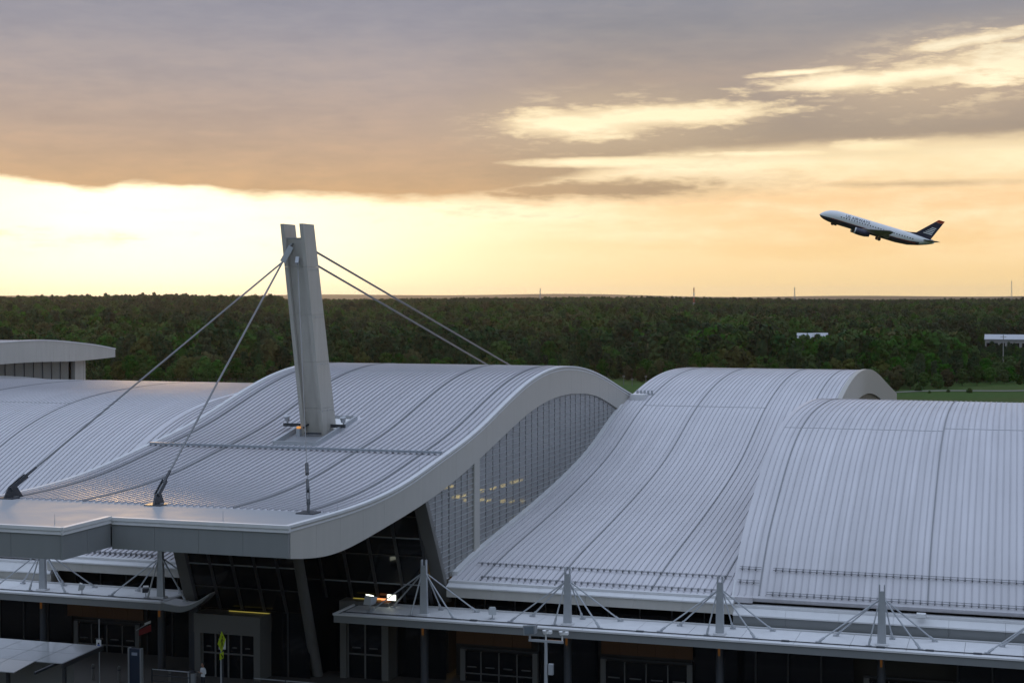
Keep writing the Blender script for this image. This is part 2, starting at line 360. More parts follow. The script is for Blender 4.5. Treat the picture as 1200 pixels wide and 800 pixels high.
# ------------------------------------------------------------------ terminal roofs
def offs(prof, ys, h):                           # points of a profile shifted along its normal
    out = []
    for y in ys:
        d = (prof(y+.05)-prof(y-.05))/.1; l = math.hypot(1, d); out.append((y-d/l*h, prof(y)+h/l))
    return out
def roof_bay(t, X0, X1, prof, ya, yb, n, joints=(), guards=(), seam_from=None, sw=.036, sh=.055, pitch=.40, yseam=None, laps=()):
    joints = [X0+pitch*round((j-X0)/pitch) for j in joints]
    ys = frange(ya, yb, n); top = offs(prof, ys, 0); bot = offs(prof, ys, -.35)
    m = MB(); m.strip(X0, X1, top, bot); r = m.build('roof', M['roof'], t, smooth=30)
    ys2 = frange(yseam or ya+.15, yb, n)
    m = MB(); lo = offs(prof, ys2, -.01); hi = offs(prof, ys2, sh)
    x = X0+pitch
    while x < X1-.2:
        if not any(abs(x-j) < .1 for j in joints): m.strip(x-sw/2, x+sw/2, hi, lo)
        x += pitch
    m.build('roof_seam', M['seam'], r, stuff=True)
    hi2 = offs(prof, ys2, .075)
    for (l0, l1, y) in laps:
        m = MB(); m.strip(l0, l1, offs(prof, (y, y+.06), .03), offs(prof, (y, y+.06), -.02)); m.build('end_lap', M['laps'], r)
    for j in joints:
        m = MB(); m.strip(j-.035, j+.035, hi2, lo); m.build('expansion_joint', M['joint'], r)
    for (g0, g1, y) in guards:
        m = MB(); d = (prof(y+.05)-prof(y-.05))/.1; l = math.hypot(1, d); ty, tz = 1/l, d/l; ny, nz = -d/l, 1/l
        def at(x, s, h): return (x, y+ty*s+ny*h, prof(y)+tz*s+nz*h)
        for s in (-.08, .08): m.bar(at(g0, s, .15), at(g1, s, .15), .025, .025)
        k = math.ceil((g0-X0)/pitch)
        while X0+k*pitch < g1:
            xx = X0+k*pitch
            m.hexa([at(xx-.035, -.10, .05), at(xx+.035, -.10, .05), at(xx+.035, .10, .05), at(xx-.035, .10, .05), at(xx-.035, -.10, .19), at(xx+.035, -.10, .19), at(xx+.035, .10, .19), at(xx-.035, .10, .19)]); k += 1
        m.build('snow_guard', M['guard'], r)
    return r
def eave(t, X0, X1, y, ztop, zmid, zbot, wide=.5, face='fascia'):
    # gutter lip, canted white fascia and the beige fascia below it, in 3 m lengths
    m = MB(); m.box(X0, X1, y-.35, y+.25, ztop-.10, ztop+.04); m.build('gutter', M['trim'], t)
    n = max(1, round((X1-X0)/3)); w = (X1-X0)/n
    for i in range(n):
        m = MB(); x0, x1 = X0+i*w+.006, X0+(i+1)*w-.006
        m.prism([(y-.33, ztop-.103), (y-wide-.33, zmid), (y-wide-.33, zmid-.08), (y+.2, zmid-.08), (y+.2, ztop-.103)], 0, x0, x1); m.build('eave_panel', M['trim'], t)
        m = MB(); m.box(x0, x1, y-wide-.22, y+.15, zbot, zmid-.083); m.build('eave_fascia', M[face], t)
def clerestory(t, X0, X1, y, z0, z1, pitch=1.9):
    n = max(1, round((X1-X0)/pitch)); w = (X1-X0)/n
    for i in range(n):
        m = MB(); m.box(X0+i*w+.04, X0+(i+1)*w-.04, y, y+.04, z0, z1); m.build('pane', M['glassdark'], t)
        m = MB(); m.box(X0+i*w-.035, X0+i*w+.035, y-.09, y+.07, z0, z1); m.build('mullion', M['mullion'], t)
# ---- profiles (y, z)
prC = spline([(60, 12.98), (65, 12.88), (69.2, 12.80), (74, 12.72), (80, 12.78), (85.6, 13.25), (90.3, 13.95), (97, 15.05), (102.8, 16.40), (109.3, 17.80), (114.3, 18.38), (118.9, 18.45), (123.9, 18.1), (131.1, 17.0), (137.1, 15.75), (141.4, 14.9), (150, 13.3)])
prCb = spline([(69.2, 11.3), (74, 10.72), (80, 10.95), (85.6, 11.45), (90.3, 12.0), (97, 13.15), (102.8, 14.35), (109.3, 15.6), (115.8, 16.25), (122.2, 16.2), (129.3, 15.45), (135.6, 14.1), (141.4, 12.9)])
prM = spline([(92.2, 6.35), (95.6, 6.95), (102, 7.75), (109.3, 8.6), (119, 9.95), (126.5, 11.4), (135.6, 13.85), (142, 15.1), (150, 16.1), (160, 16.5), (172, 16.0), (190, 13.8), (208, 11.4)])
prR = spline([(92.2, 6.3), (94.8, 8.55), (99.3, 10.95), (104.5, 13.05), (112.4, 14.9), (121.6, 15.55), (130, 15.55), (138, 15.1), (148, 13.9), (160, 12)])
prLp = lambda y: 6.3+(prR(y)-6.3)*1.045
MX0, MX1, RX0, RX1 = -33.5, -14.6, -15.84, 24.0
CX0, CXm, CX1 = -54.4, -43.4, -33.6
# ---- right middle bay (deep shallow curve)
tM = thing('terminal_wing', 'broad silver ribbed roof vault right of the mast hall, between it and the nearest vault', 'building', (-24, 92, 0))
roof_bay(tM, MX0, MX1, prM, 92.1, 208, 60, joints=(-31.7, -26.6, -20.6, -16.6), guards=((-31.6, -16.6, 92.6), (-32.6, -16.3, 95.0)), laps=((-31.5, -20.6, 137.5),))
eave(tM, MX0, RX0+.2, 92.3, 6.3, 6.05, 5.38)
clerestory(tM, MX0, RX0+.2, 93.2, 4.4, 5.4)
m = MB(); m.box(MX0, RX0+.4, 93.35, 93.8, .1, 6.0); m.build('wall', M['interior'], tM)
# end gable: beige arch fascia with a darker wall below, on the right end of the vault behind the nearest vault
ys = frange(136, 208, 30); m = MB(); m.strip(MX1-.3, MX1+.12, offs(prM, ys, .12), offs(prM, ys, -2.4)); m.build('gable_fascia', M['fascia'], tM, smooth=40)
m = MB(); m.strip(MX1-.2, MX1-.1, offs(prM, ys, -2.3), [(y, 2.) for y in ys]); m.build('gable_wall', M['porch'], tM)
# vent housing on the flashing where both roofs meet
m = MB(); m.box(-33.2, -31.9, 139.2, 140.6, prM(140)-.3, prM(140)+.35); m.build('valley_flashing', M['trim'], tM)
for k in range(5): 
    m = MB(); m.box(-33.1+k*.34, -32.95+k*.34, 141.2, 141.5, prM(141.3)-.1, prM(141.3)+.42); m.build('vent_pipe', M['steel'], tM)
# ---- right near bay
tR = thing('terminal_wing', 'nearest silver ribbed barrel roof at the right edge, set in front of the broad vault', 'building', (0, 92, 0))
roof_bay(tR, RX0, RX1, prR, 92.2, 160, 60, joints=(-14.05, -4.6, 4.4, 13.4), guards=((-13.8, RX1, 92.42), (-13.6, RX1, 93.75), (-15.6, -14.3, 93.0), (-15.6, -14.3, 93.75)), laps=((-15.5, -4.6, 111.5), (-4.6, 13.4, 112.3)))
eave(tR, RX0+.2, RX1, 92.3, 5.85, 5.42, 4.60, face='fascia_shaded')
m = MB(); m.prism([(92.2, 6.36), (94.6, 8.4), (150, 14.2), (150, 5), (92.2, 5.6)], 0, RX0+.02, RX0+.12); m.build('side_flashing', M['trim'], tR)
m = MB(); m.box(RX0+.4, RX1, 93.35, 93.8, .1, 7.0); m.build('wall', M['interior'], tR)
m = MB(); m.prism([(93.9, 7.0), (104.5, 12.2), (112, 14), (130, 14.6), (158, 11), (158, .1), (93.9, .1)], 0, RX1-.4, RX1-.1); m.build('wall', M['fascia'], tR)
m = MB(); m.box(-5.2, -4.7, 91.35, 91.8, 5.88, 6.10); m.build('gutter_outlet', M['trim'], tR)
# ---- left bays
tL = thing('terminal_wing', 'low roof end tucked under the overhang, left of the tall dark entrance glass', 'building', (-57, 92, 0))
roof_bay(tL, -62.2, CX0+3.0, lambda y: prM(y)+.05, 92.1, 150, 40, guards=((-61, -54.6, 93.0),))
eave(tL, -62.2, CX0+3.2, 92.3, 6.45, 6.2, 5.55)
clerestory(tL, -61, CX0+3.2, 93.2, 4.4, 5.55)
m = MB(); m.box(-62.2, CX0+3.4, 93.4, 93.8, .1, 6.0); m.build('wall', M['interior'], tL)
tQ = None
tP = thing('terminal_wing', 'long silver ribbed roof at the left edge behind the front cables', 'building', (-80, 92, 0))
roof_bay(tP, -128, -62.0, prLp, 92.2, 160, 60, joints=(-73.5, -84.4), guards=((-80, -62.3, 92.75),), laps=((-100, -73.5, 112),))
ys = frange(97, 158, 40); m = MB(); m.strip(-62.0, -54.45, offs(prLp, ys, 0), offs(prLp, ys, -.3)); rx_ = m.build('roof', M['roof'], tP, smooth=30)
hi, lo = offs(prLp, ys, .075), offs(prLp, ys, -.01); m = MB()
for k in range(18): m.strip(-61.6+k*.4-.027, -61.6+k*.4+.027, hi, lo)
m.build('roof_seam', M['seam'], rx_, stuff=True)
eave(tP, -128, -61.9, 92.3, 5.95, 5.35, 4.62)
m = MB(); m.box(-128, -62.2, 93.4, 93.8, .1, 7.0); m.build('wall', M['interior'], tP)
m = MB(); m.prism([(93.9, 7.0), (104.5, 12.2), (112, 14.2), (130, 15), (158, 11.3), (158, .1), (93.9, .1)], 0, -62.4, -62.2); m.build('wall', M['fascia'], tP)

# ------------------------------------------------------------------ hall with the mast: wave roof, overhang stepped at its middle
tC = thing('terminal_hall', 'tall wave roofed hall with the leaning mast and a deep front overhang', 'building', (-43.8, 92, 0))
roofC = MB()
def slab(X0, X1, ya, yb, n):
    ys = frange(ya, yb, n); return roofC.strip(X0, X1, offs(prC, ys, 0), offs(prC, ys, -.4))
slab(CX0, CXm, 65.25, 150, 70); slab(CXm, CX1, 69.45, 150, 68)
rC = roofC.build('roof', M['roof'], tC, smooth=30)
ys = frange(75.2, 141, 64); hi, lo, hi2 = offs(prC, ys, .105), offs(prC, ys, -.01), offs(prC, ys, .125)
jC = tuple(CX0+.4*k-.35+.4 for k in (3, 14, 37, 48))
def in_gap(x): return -45.9 < x < -42.75
m = MB(); x = CX0+.45
i0 = max(i for i, y in enumerate(ys) if y < 92.9); i1 = min(i for i, y in enumerate(ys) if y > 99.4)
while x < CX1-.3:
    if not any(abs(x-j) < .21 for j in jC):
        if in_gap(x): m.strip(x-.04, x+.04, hi[:i0+1], lo[:i0+1]); m.strip(x-.04, x+.04, hi[i1:], lo[i1:])
        else: m.strip(x-.04, x+.04, hi, lo)
    x += .40
m.build('roof_seam', M['seam'], rC, stuff=True)
for j in jC: m = MB(); m.strip(j-.04, j+.04, hi2, lo); m.build('expansion_joint', M['joint'], rC)
# cross rail over the roof in front of the mast, on short feet
m = MB(); y = 91.7; z = prC(y); m.bar((CX0+.1, y, z+.16), (CX1-.25, y, z+.16), .22, .14)
x = CX0+.5
while x < CX1-.4: m.box(x-.03, x+.03, y+.0, y+.09, z-.1, z+.095); x += 2.4
m.build('cross_rail', M['rail'], tC)
# side fascias: curved beige panels, 3 m lengths with open joints, white edge trim on top
def side_fascia(Xo, Xi, y0, y1, dirn):
    n = round((y1-y0)/3.0)
    for i in range(n):
        a, b = y0+(y1-y0)*i/n+.006, y0+(y1-y0)*(i+1)/n-.006
        q = frange(a, b, 5); m = MB(); m.strip(min(Xo, Xi), max(Xo, Xi), [(t, prC(t)-.06) for t in q], [(t, prCb(max(t, 69.2))) for t in q]); m.build('fascia_panel', M['fascia'], tC, smooth=30)
    q = frange(y0, y1, 50)
    for h0, h1, dx in ((-.03, .10, .05), (-.22, -.14, .03)):
        m = MB(); m.strip(min(Xi, Xo+dx*dirn), max(Xi, Xo+dx*dirn), [(t, prC(t)+h1) for t in q], [(t, prC(t)+h0) for t in q]); m.build('edge_trim', M['trim'], tC, smooth=30)
side_fascia(CX1+.12, CX1-.12, 69.5, 141.3, 1)
side_fascia(CX0-.12, CX0+.12, 65.3, 141.3, -1)
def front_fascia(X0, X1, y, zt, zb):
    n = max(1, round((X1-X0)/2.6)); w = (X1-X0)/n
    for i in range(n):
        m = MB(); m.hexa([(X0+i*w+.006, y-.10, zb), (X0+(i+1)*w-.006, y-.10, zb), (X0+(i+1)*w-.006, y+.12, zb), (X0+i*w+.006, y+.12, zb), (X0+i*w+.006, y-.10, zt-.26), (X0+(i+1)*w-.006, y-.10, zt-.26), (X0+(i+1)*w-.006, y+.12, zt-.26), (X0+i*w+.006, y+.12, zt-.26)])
        m.build('fascia_panel', M['fascia_shaded'], tC)
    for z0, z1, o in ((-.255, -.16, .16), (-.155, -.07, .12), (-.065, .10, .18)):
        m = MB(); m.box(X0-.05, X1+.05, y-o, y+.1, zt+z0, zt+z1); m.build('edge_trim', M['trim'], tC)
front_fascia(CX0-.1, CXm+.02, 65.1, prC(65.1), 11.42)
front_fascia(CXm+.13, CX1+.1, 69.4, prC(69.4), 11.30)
# step in the front edge, facing right
for i in range(2):
    m = MB(); m.box(CXm, CXm+.12, 65.0+i*2.12, 67.1+i*2.12, 11.40, 12.6); m.build('fascia_panel', M['fascia_shaded'], tC)
for z0, z1, o in ((-.255, -.16, .17), (-.155, -.07, .15), (-.065, .10, .19)):
    m = MB(); m.box(CXm-.1, CXm+o, 65.0, 69.22, 12.86+z0, 12.86+z1); m.build('edge_trim', M['trim'], tC)
# soffit in three sheets
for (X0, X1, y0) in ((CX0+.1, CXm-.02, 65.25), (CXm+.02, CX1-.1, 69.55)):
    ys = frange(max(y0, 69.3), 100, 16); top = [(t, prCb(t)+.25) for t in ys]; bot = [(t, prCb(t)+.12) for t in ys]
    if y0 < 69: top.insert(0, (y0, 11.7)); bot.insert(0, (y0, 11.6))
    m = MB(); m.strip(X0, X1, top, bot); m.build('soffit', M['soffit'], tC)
m = MB(); ys_ = frange(65.3, 75.1, 10); m.strip(CX0+.13, CXm-.003, offs(prC, ys_, .03), offs(prC, ys_, -.02)); m.build('roof_apron', M['apron'], tC)
m = MB(); ys_ = frange(69.5, 75.1, 8); m.strip(CXm+.003, CX1-.13, offs(prC, ys_, .03), offs(prC, ys_, -.02)); m.build('roof_apron', M['apron'], tC)
# right glass wall between roof and the next roof: bays of 1.5 m, fine transoms
XW = CX1-.02
def wall_top(y): return prCb(y)+.05
def wall_bot(y): return prM(y)+.05
def lean(y): return 6.83+(91.4-y)*4.72/2.9
edges = [92.4+i*1.15 for i in range(5)]+[98.1+i*1.5 for i in range(26)]
def bay(y0, y1):
    q = frange(y0, y1, 3); return [(t, wall_top(t)) for t in q], [(t, min(wall_bot(t), wall_top(t)-.02)) for t in q]
tr = MB()
for a, b in list(zip(edges[:4], edges[1:5]))+list(zip(edges[5:-1], edges[6:])):
    t_, b_ = bay(a+.003, b-.003); m = MB(); m.strip(XW-.05, XW-.01, t_, b_); m.build('pane', M['glass'], tC)
    z = 5.0
    while z < 17:
        za = max(z, wall_bot(a)); zb_ = z
        if z > max(wall_bot(a), wall_bot(b))-.1 and z < min(wall_top(a), wall_top(b)): tr.box(XW-.03, XW+.035, a+.03, b-.03, z-.028, z+.028)
        z += .36
for a, b in ((88.75, 89.95), (89.95, 91.15), (91.15, 92.4)):
    q = frange(a+.003, b-.003, 3); lo_ = lambda t: max(lean(t)+.1, wall_bot(max(t, 92.2)))
    m = MB(); m.strip(XW-.05, XW-.01, [(t, max(wall_top(t), lo_(t)+.02)) for t in q], [(t, lo_(t)) for t in q]); m.build('pane', M['glass'], tC)
    z = 5.0
    while z < 12:
        if z > lo_(b) and z < wall_top(a): tr.box(XW-.03, XW+.035, max(a+.03, 91.4-(z-6.83)*2.9/4.72+.12), b-.03, z-.028, z+.028)
        z += .36
    m = MB(); m.box(XW-.07, XW+.02, b-.016, b+.016, lo_(b)-.1, wall_top(b)+.1); m.build('mullion', M['finemullion'], tC)
tr.build('transom', M['transom'], tC, stuff=True)
for y in edges:
    if wall_top(y)-wall_bot(y) < .1: continue
    m = MB(); m.box(XW-.07, XW+.02, y-.016, y+.016, wall_bot(y)-.2, wall_top(y)+.1); m.build('mullion', M['finemullion'], tC)
m = MB(); m.box(XW-.4, XW+.10, 97.0, 98.07, wall_bot(97)-.3, wall_top(97)+.15); m.build('pier', M['fascia'], tC)
ys = frange(93, 137, 20); m = MB(); m.strip(XW-.2, XW+.35, [(t, prM(t)+.22) for t in ys], [(t, prM(t)-.1) for t in ys]); m.build('base_flashing', M['trim'], tC)
# leaning end pier at the front of that wall
m = MB(); m.hexa([(-34.4, 92.3, 4.9), (XW+.05, 92.3, 4.9), (XW+.05, 92.8, 4.9), (-34.4, 92.8, 4.9), (-34.4, 88.1, 11.75), (XW+.05, 88.1, 11.75), (XW+.05, 88.6, 11.75), (-34.4, 88.6, 11.75)]); m.build('leaning_pier', M['porch'], tC)
# inside: dark hall with rows of lamps that show through the glass
m = MB(); m.box(CX0+2, -44, 96, 140, .1, 12.2); m.build('interior', M['interior'], tC)
m = MB(); m.box(CX0+2, CX1-.5, 93.6, 140, .05, 6.0); m.build('interior', M['interior'], tC)
for (y, z) in ((93.35, 11.94), (94.61, 11.90), (96.40, 10.92), (97.58, 10.95), (100.54, 10.88), (102.91, 10.78), (105.19, 10.69), (107.57, 10.67), (109.00, 10.63), (95.42, 11.10), (97.58, 10.61), (100.53, 10.24), (101.80, 10.09), (105.19, 9.61), (107.16, 9.36), (109.62, 9.06)):
    m = MB(); m.box(-34.35, -34.1, y-.36, y+.36, z-.06, z+.09); m.build('ceiling_light', M['lamp'], tC)
# leaning front curtain walls: the left one stands 4.3 m further out
def curtain(X0, X1, yb, zb, yt, zt, nx, zs):
    w = (X1-X0)/nx
    def P(x, z, o=0.): return (x, yb+(yt-yb)*(z-zb)/(zt-zb)+o, z)
    for i in range(nx):
        for a, b in zip(zs, zs[1:]):
            m = MB(); x0, x1 = X0+i*w+.05, X0+(i+1)*w-.05
            m.hexa([P(x0, a+.04), P(x1, a+.04), P(x1, a+.04, .04), P(x0, a+.04, .04), P(x0, b-.04), P(x1, b-.04), P(x1, b-.04, .04), P(x0, b-.04, .04)]); m.build('pane', M['glassdark'], tC)
    for i in range(nx+1):
        x = X0+i*w; m = MB(); m.bar(P(x, zb, -.03), P(x, zt, -.03), .09, .2, (1, 0, 0)); m.build('mullion', M['mullion'], tC)
    for z in zs[1:-1]:
        m = MB(); m.bar(P(X0, z, -.02), P(X1, z, -.02), .10, .06); m.build('transom', M['rail'] if z in (7.25, 6.1, 9.2) else M['mullion'], tC)
curtain(-49.5, -41.75, 89.4, 4.2, 86.3, 11.4, 5, [4.2, 5.7, 7.25, 9.25, 11.4])
curtain(-41.6, -34.45, 91.6, 4.9, 88.6, 11.9, 4, [4.9, 6.1, 8.0, 9.2, 10.6, 11.9])
m = MB(); m.hexa([(-50.4, 89.2, 4.6), (-49.55, 89.2, 4.6), (-49.55, 92.3, 4.6), (-50.4, 92.3, 4.6), (-50.4, 86.2, 11.6), (-49.55, 86.2, 11.6), (-49.55, 92.3, 11.9), (-50.4, 92.3, 11.9)]); m.build('leaning_pier', M['porch'], tC)
m = MB(); m.hexa([(-50.3, 89.5, .1), (-49.6, 89.5, .1), (-49.6, 92.3, .1), (-50.3, 92.3, .1), (-50.3, 89.5, 4.59), (-49.6, 89.5, 4.59), (-49.6, 92.3, 4.59), (-50.3, 92.3, 4.59)]); m.build('wall', M['darksteel'], tC)
# leaning column in the step, and the return wall behind it
m = MB(); m.tube((-41.75, 90.5, .1), (-41.75, 86.5, 11.4), .36, .30, 12); m.build('leaning_column', M['column'], tC, smooth=50)
m = MB(); m.hexa([(-41.74, 90.9, .1), (-41.64, 90.9, .1), (-41.64, 92, .1), (-41.74, 92, .1), (-41.74, 87, 11.3), (-41.64, 87, 11.3), (-41.64, 92, 11.8), (-41.74, 92, 11.8)]); m.build('return_wall', M['glassdark'], tC)
# low walls of dark glass beneath the two curtain walls
for (X0, X1, y, z1, n) in ((-49.5, -41.8, 89.6, 4.16, 5), (-41.9, -33.6, 91.9, 4.86, 5)):
    w = (X1-X0)/n
    for i in range(n):
        m = MB(); m.box(X0+i*w+.05, X0+(i+1)*w-.05, y, y+.05, .12, z1); m.build('pane', M['glassdark'], tC)
        m = MB(); m.box(X0+i*w-.045, X0+i*w+.045, y-.08, y+.09, .12, z1); m.build('mullion', M['mullion'], tC)
# entrance porches: beige box over glazed doors, a lamp strip on top
def porch(X0, X1, y, zt, zb, yback, doors):
    m = MB(); m.box(X0, X1, y, yback, zb, zt); p = m.build('porch_box', M['porch'], tC)
    m = MB(); m.box(X0+.02, X0+.45, y+.03, yback, .12, zb-.003); m.build('jamb', M['porch'], p)
    m = MB(); m.box(X1-.45, X1-.02, y+.03, yback, .12, zb-.003); m.build('jamb', M['porch'], p)
    n = doors; w = (X1-X0-1.0)/n
    for i in range(n):
        a = X0+.5+i*w
        m = MB(); m.box(a+.05, a+w-.05, y+.25, y+.29, .14, zb-.01); d = m.build('door', M['glassdark'], tC)
        m = MB(); m.box(a+.06, a+w-.06, y+.21, y+.249, 1.60, 1.68); m.build('door_head', M['frame'], d)
        m = MB(); m.box(a+.3, a+w-.3, y+.17, y+.205, 2.02, 2.08); m.build('push_bar', M['frame'], d)
    for i in range(n+1): m = MB(); m.box(X0+.5+i*w-.045, X0+.5+i*w+.045, y+.2, y+.34, .13, zb-.006); m.build('door_post', M['frame'], p)
    return p
porch(-49.1, -44.5, 88.0, 4.1, 2.9, 90.2, 4)
porch(-40.2, -36.9, 90.4, 4.98, 3.9, 92.6, 2)
for (a, b, y, z) in ((-47.2, -44.4, 89.2, 4.13), (-39.6, -37.7, 91.3, 5.0)):
    m = MB(); m.box(a, b, y-.12, y-.06, z, z+.04); m.build('strip_light', mat('strip_lamp', (.8, .7, .2), .4, emit=(1., .80, .12), estr=.22), tC)
m = MB(); m.box(-38.0, -37.1, 91.2, 91.29, 5.0, 5.1); m.build('strip_light', mat('strip_lamp_orange', (.8, .4, .2), .4, emit=(1., .35, .12), estr=1.4), tC)
# bright wall lamp beside the right curtain wall
m = MB(); m.hexa([(-37.1, 90.65, 5.12), (-36.45, 90.65, 5.12), (-36.45, 90.95, 5.02), (-37.1, 90.95, 5.02), (-37.1, 90.65, 5.52), (-36.45, 90.65, 5.52), (-36.45, 90.95, 5.52), (-37.1, 90.95, 5.52)]); wl = m.build('wall_light', M['darksteel'], tC)
m = MB(); m.box(-37.05, -36.5, 90.60, 90.646, 5.15, 5.49); m.build('lens', M['lampw'], wl)
# lightning rods along the roof edge
for (x, y) in ((-44.5, 66.2), (-37.5, 70.2), (-33.9, 76), (-33.9, 82), (-33.9, 88), (-33.9, 97), (-33.9, 106)):
    m = MB(); m.tube((x, y, prC(y)), (x, y, prC(y)+.55), .018, .008, 5); m.build('lightning_rod', M['steel'], tC)
# ------------------------------------------------------------------ the mast
tm = thing('roof_mast', 'tall leaning notched steel mast on the wave roof, held by cables', 'mast', (-44.45, 96.5, prC(96.5)))
def MP(x, dy, z): # mast frame: leans towards the front; dy measured from its front edge
    t = (z-14.2)/(28.65-14.2); return (x, 95.55-3.2*t+dy*(1-.22*t), z)
def plate(x0, x1, d0, d1, z0, z1, z0b=None):
    z0b = z0 if z0b is None else z0b
    return [MP(x0, d0, z0), MP(x1, d0, z0), MP(x1, d1, z0b), MP(x0, d1, z0b), MP(x0, d0, z1), MP(x1, d0, z1), MP(x1, d1, z1), MP(x0, d1, z1)]
XA, XB = -45.12, -43.52
secs = [13.6, 16.6, 19.7, 22.8, 25.9, 28.65]
for (a, b) in ((XA, XA+.26), (XB-.26, XB)):
    for z0, z1 in zip(secs, secs[1:]): m = MB(); m.hexa(plate(a, b, 0, 2.15, z0+.006, z1-.006)); m.build('side_plate', M['mastmetal'], tm)
for z0, z1 in zip(secs, secs[1:]):
    z1 = min(z1, 27.7); m = MB(); m.hexa(plate(XA+.263, XB-.263, .34, 1.7, z0+.006, z1-.006)); m.build('web_plate', M['mastmetal'], tm)
for z1 in secs[1:-1]:
    for k in range(5):
        t_ = .2+k*.42; q0 = Vector(MP(XB+.002, t_, z1-.16)); m = MB(); m.tube(q0, q0+Vector((.03, 0, 0)), .045, .045, 6); m.build('bolt', M['steel'], tm)
m = MB(); m.hexa(plate(XA+.263, XB-.263, .30, 1.74, 27.7, 27.76)); m.build('cap_plate', M['steel'], tm)
# anchor plates with forks for the cables
def fork(p, q, w=.14, L=.9):
    m = MB(); p, q = Vector(p), Vector(q); d = (q-p).normalized(); s = d.cross(Vector((0, 0, 1))).normalized()
    for k in (-1, 1): m.bar(p+s*k*w*.5, p+d*L+s*k*w*.5, .04, .24)
    m.tube(p+d*L*.8, p+d*(L+.75), .10, .075, 8)
    return m
top_l, top_r = Vector(MP(-45.05, -.45, 26.2)), Vector(MP(-44.15, -.02, 26.2))
m = MB(); m.hexa([MP(-44.8, -.02, 27.1), MP(-44.7, -.02, 27.1), MP(-44.7, .4, 27.1), MP(-44.8, .4, 27.1), MP(-44.5, -.02, 27.4), MP(-44.4, -.02, 27.4), MP(-44.4, .4, 27.4), MP(-44.5, .4, 27.4)]); m.build('gusset', M['steel'], tm)
m = MB(); m.prism([(0, 0), (0, 0), (0, 0)], 0, 0, .1) if False else None
m.bar(MP(-44.5, -.02, 27.2), top_l, .08, .36); m.build('anchor_plate', M['steel'], tm)
m = MB(); m.bar(MP(-44.2, .2, 26.5), top_r+Vector((0, -.1, -.1)), .22, .24); m.build('anchor_plate', M['steel'], tm)
anch = [(-53.38, 75.15), (-44.1, 75.1), (-34.9, 74.6)]
def cable(p, q, r=.055):
    m = MB(); m.tube(p, q, r, r, 8); o = m.build('stay_cable', M['cable'], tm, smooth=50)
    return o
for (x, y), t in zip(anch, (top_l, top_l, top_r)):
    a = Vector((x, y, prC(y)+.55)); c = cable(t, a, .06 if t is top_l else .022)
    f = fork(a, t, .22 if t is top_l else .15, 1.2).build('cable_fork', M['darksteel'], c)
    m = MB(); d = (t-a); d.z = 0; d.normalize(); n_ = d.cross(Vector((0, 0, 1)))*.06; b0 = Vector((x, y, prC(y)-.05))
    A_ = [b0-d*.45, b0+d*.85, a+d*.35+Vector((0, 0, .18)), a-d*.12+Vector((0, 0, .08))]
    m.add([p-n_ for p in A_]+[p+n_ for p in A_], [(0, 1, 2, 3), (4, 5, 6, 7), (0, 1, 5, 4), (1, 2, 6, 5), (2, 3, 7, 6), (3, 0, 4, 7)])
    m.box(x-.5, x+.5, y-.5, y+.5, prC(y)+.02, prC(y)+.09); m.build('roof_anchor', M['darksteel'], tm)
    if t is top_r:
        m = MB(); k = a+(t-a).normalized()*2.4
        m.tube(k, k+(t-a).normalized()*.9, .10, .10, 8); m.build('damper', M['darksteel'], c)
for (z, yb, zb) in ((27.25, 148.5, 15.2), (26.35, 144.5, 14.85)):
    p = Vector(MP(-44.2, 2.1, z)); q = Vector((-43.95, yb, zb)); c = cable(p, q, .075)
    fork(q, p).build('cable_fork', M['darksteel'], c)
m = MB(); m.box(-44.4, -43.5, 143.8, 149.4, 13.0, 14.9); m.build('rear_anchor', M['concrete'], tm)
# foot: framed opening, cross arm with uplights, amber lamp
m = MB(); zf = prC(95)
for (x0, x1, y0, y1) in ((-45.95, -45.8, 92.8, 99.4), (-42.95, -42.8, 92.8, 99.4)):
    m.hexa([(x0, y0, prC(y0)-.1), (x1, y0, prC(y0)-.1), (x1, y1, prC(y1)-.1), (x0, y1, prC(y1)-.1), (x0, y0, prC(y0)+.28), (x1, y0, prC(y0)+.28), (x1, y1, prC(y1)+.28), (x0, y1, prC(y1)+.28)])
for y in (92.8, 99.25): m.box(-45.8, -42.95, y, y+.15, prC(y)-.1, prC(y)+.29)
m.build('opening_frame', M['steel'], tm)
m = MB(); ys = frange(92.95, 99.25, 6); m.strip(-45.8, -42.95, offs(prC, ys, .02), offs(prC, ys, -.05)); m.build('opening_floor', M['joint'], tm)
m = MB(); m.strip(-44.9, -42.97, [(t, prC(t)+.10) for t in (96.9, 99.2)], [(t, prC(t)+.03) for t in (96.9, 99.2)]); m.build('cover_sheet', M['white'], tm)
m = MB(); m.bar((-47.0, 96.6, 15.35), (-42.5, 96.6, 15.35), .16, .22); arm = m.build('cross_arm', M['darksteel'], tm)
for x in (-46.7, -42.6):
    m = MB(); m.tube((x, 96.6, 15.45), (x, 96.6, 15.62), .05, .05, 6); m.tube((x, 96.55, 15.62), (x, 96.45, 15.95), .15, .21, 10); m.build('uplight', M['steel'], arm)
m = MB(); m.box(-45.34, -45.12, 95.1, 95.4, 15.24, 15.38); m.build('amber_lamp', M['lampo'], tm)
m = MB(); m.box(-45.36, -45.1, 95.08, 95.42, 14.2, 15.235); m.build('lamp_box', M['steel'], tm)
m = MB(); m.bar((-44.8, 95.2, 14.95), (-43.6, 95.2, 14.95), .1, .1); m.bar((-44.9, 95.2, 15.3), (-44.6, 95.8, 15.6), .1, .1); m.build('foot_brace', M['darksteel'], tm)
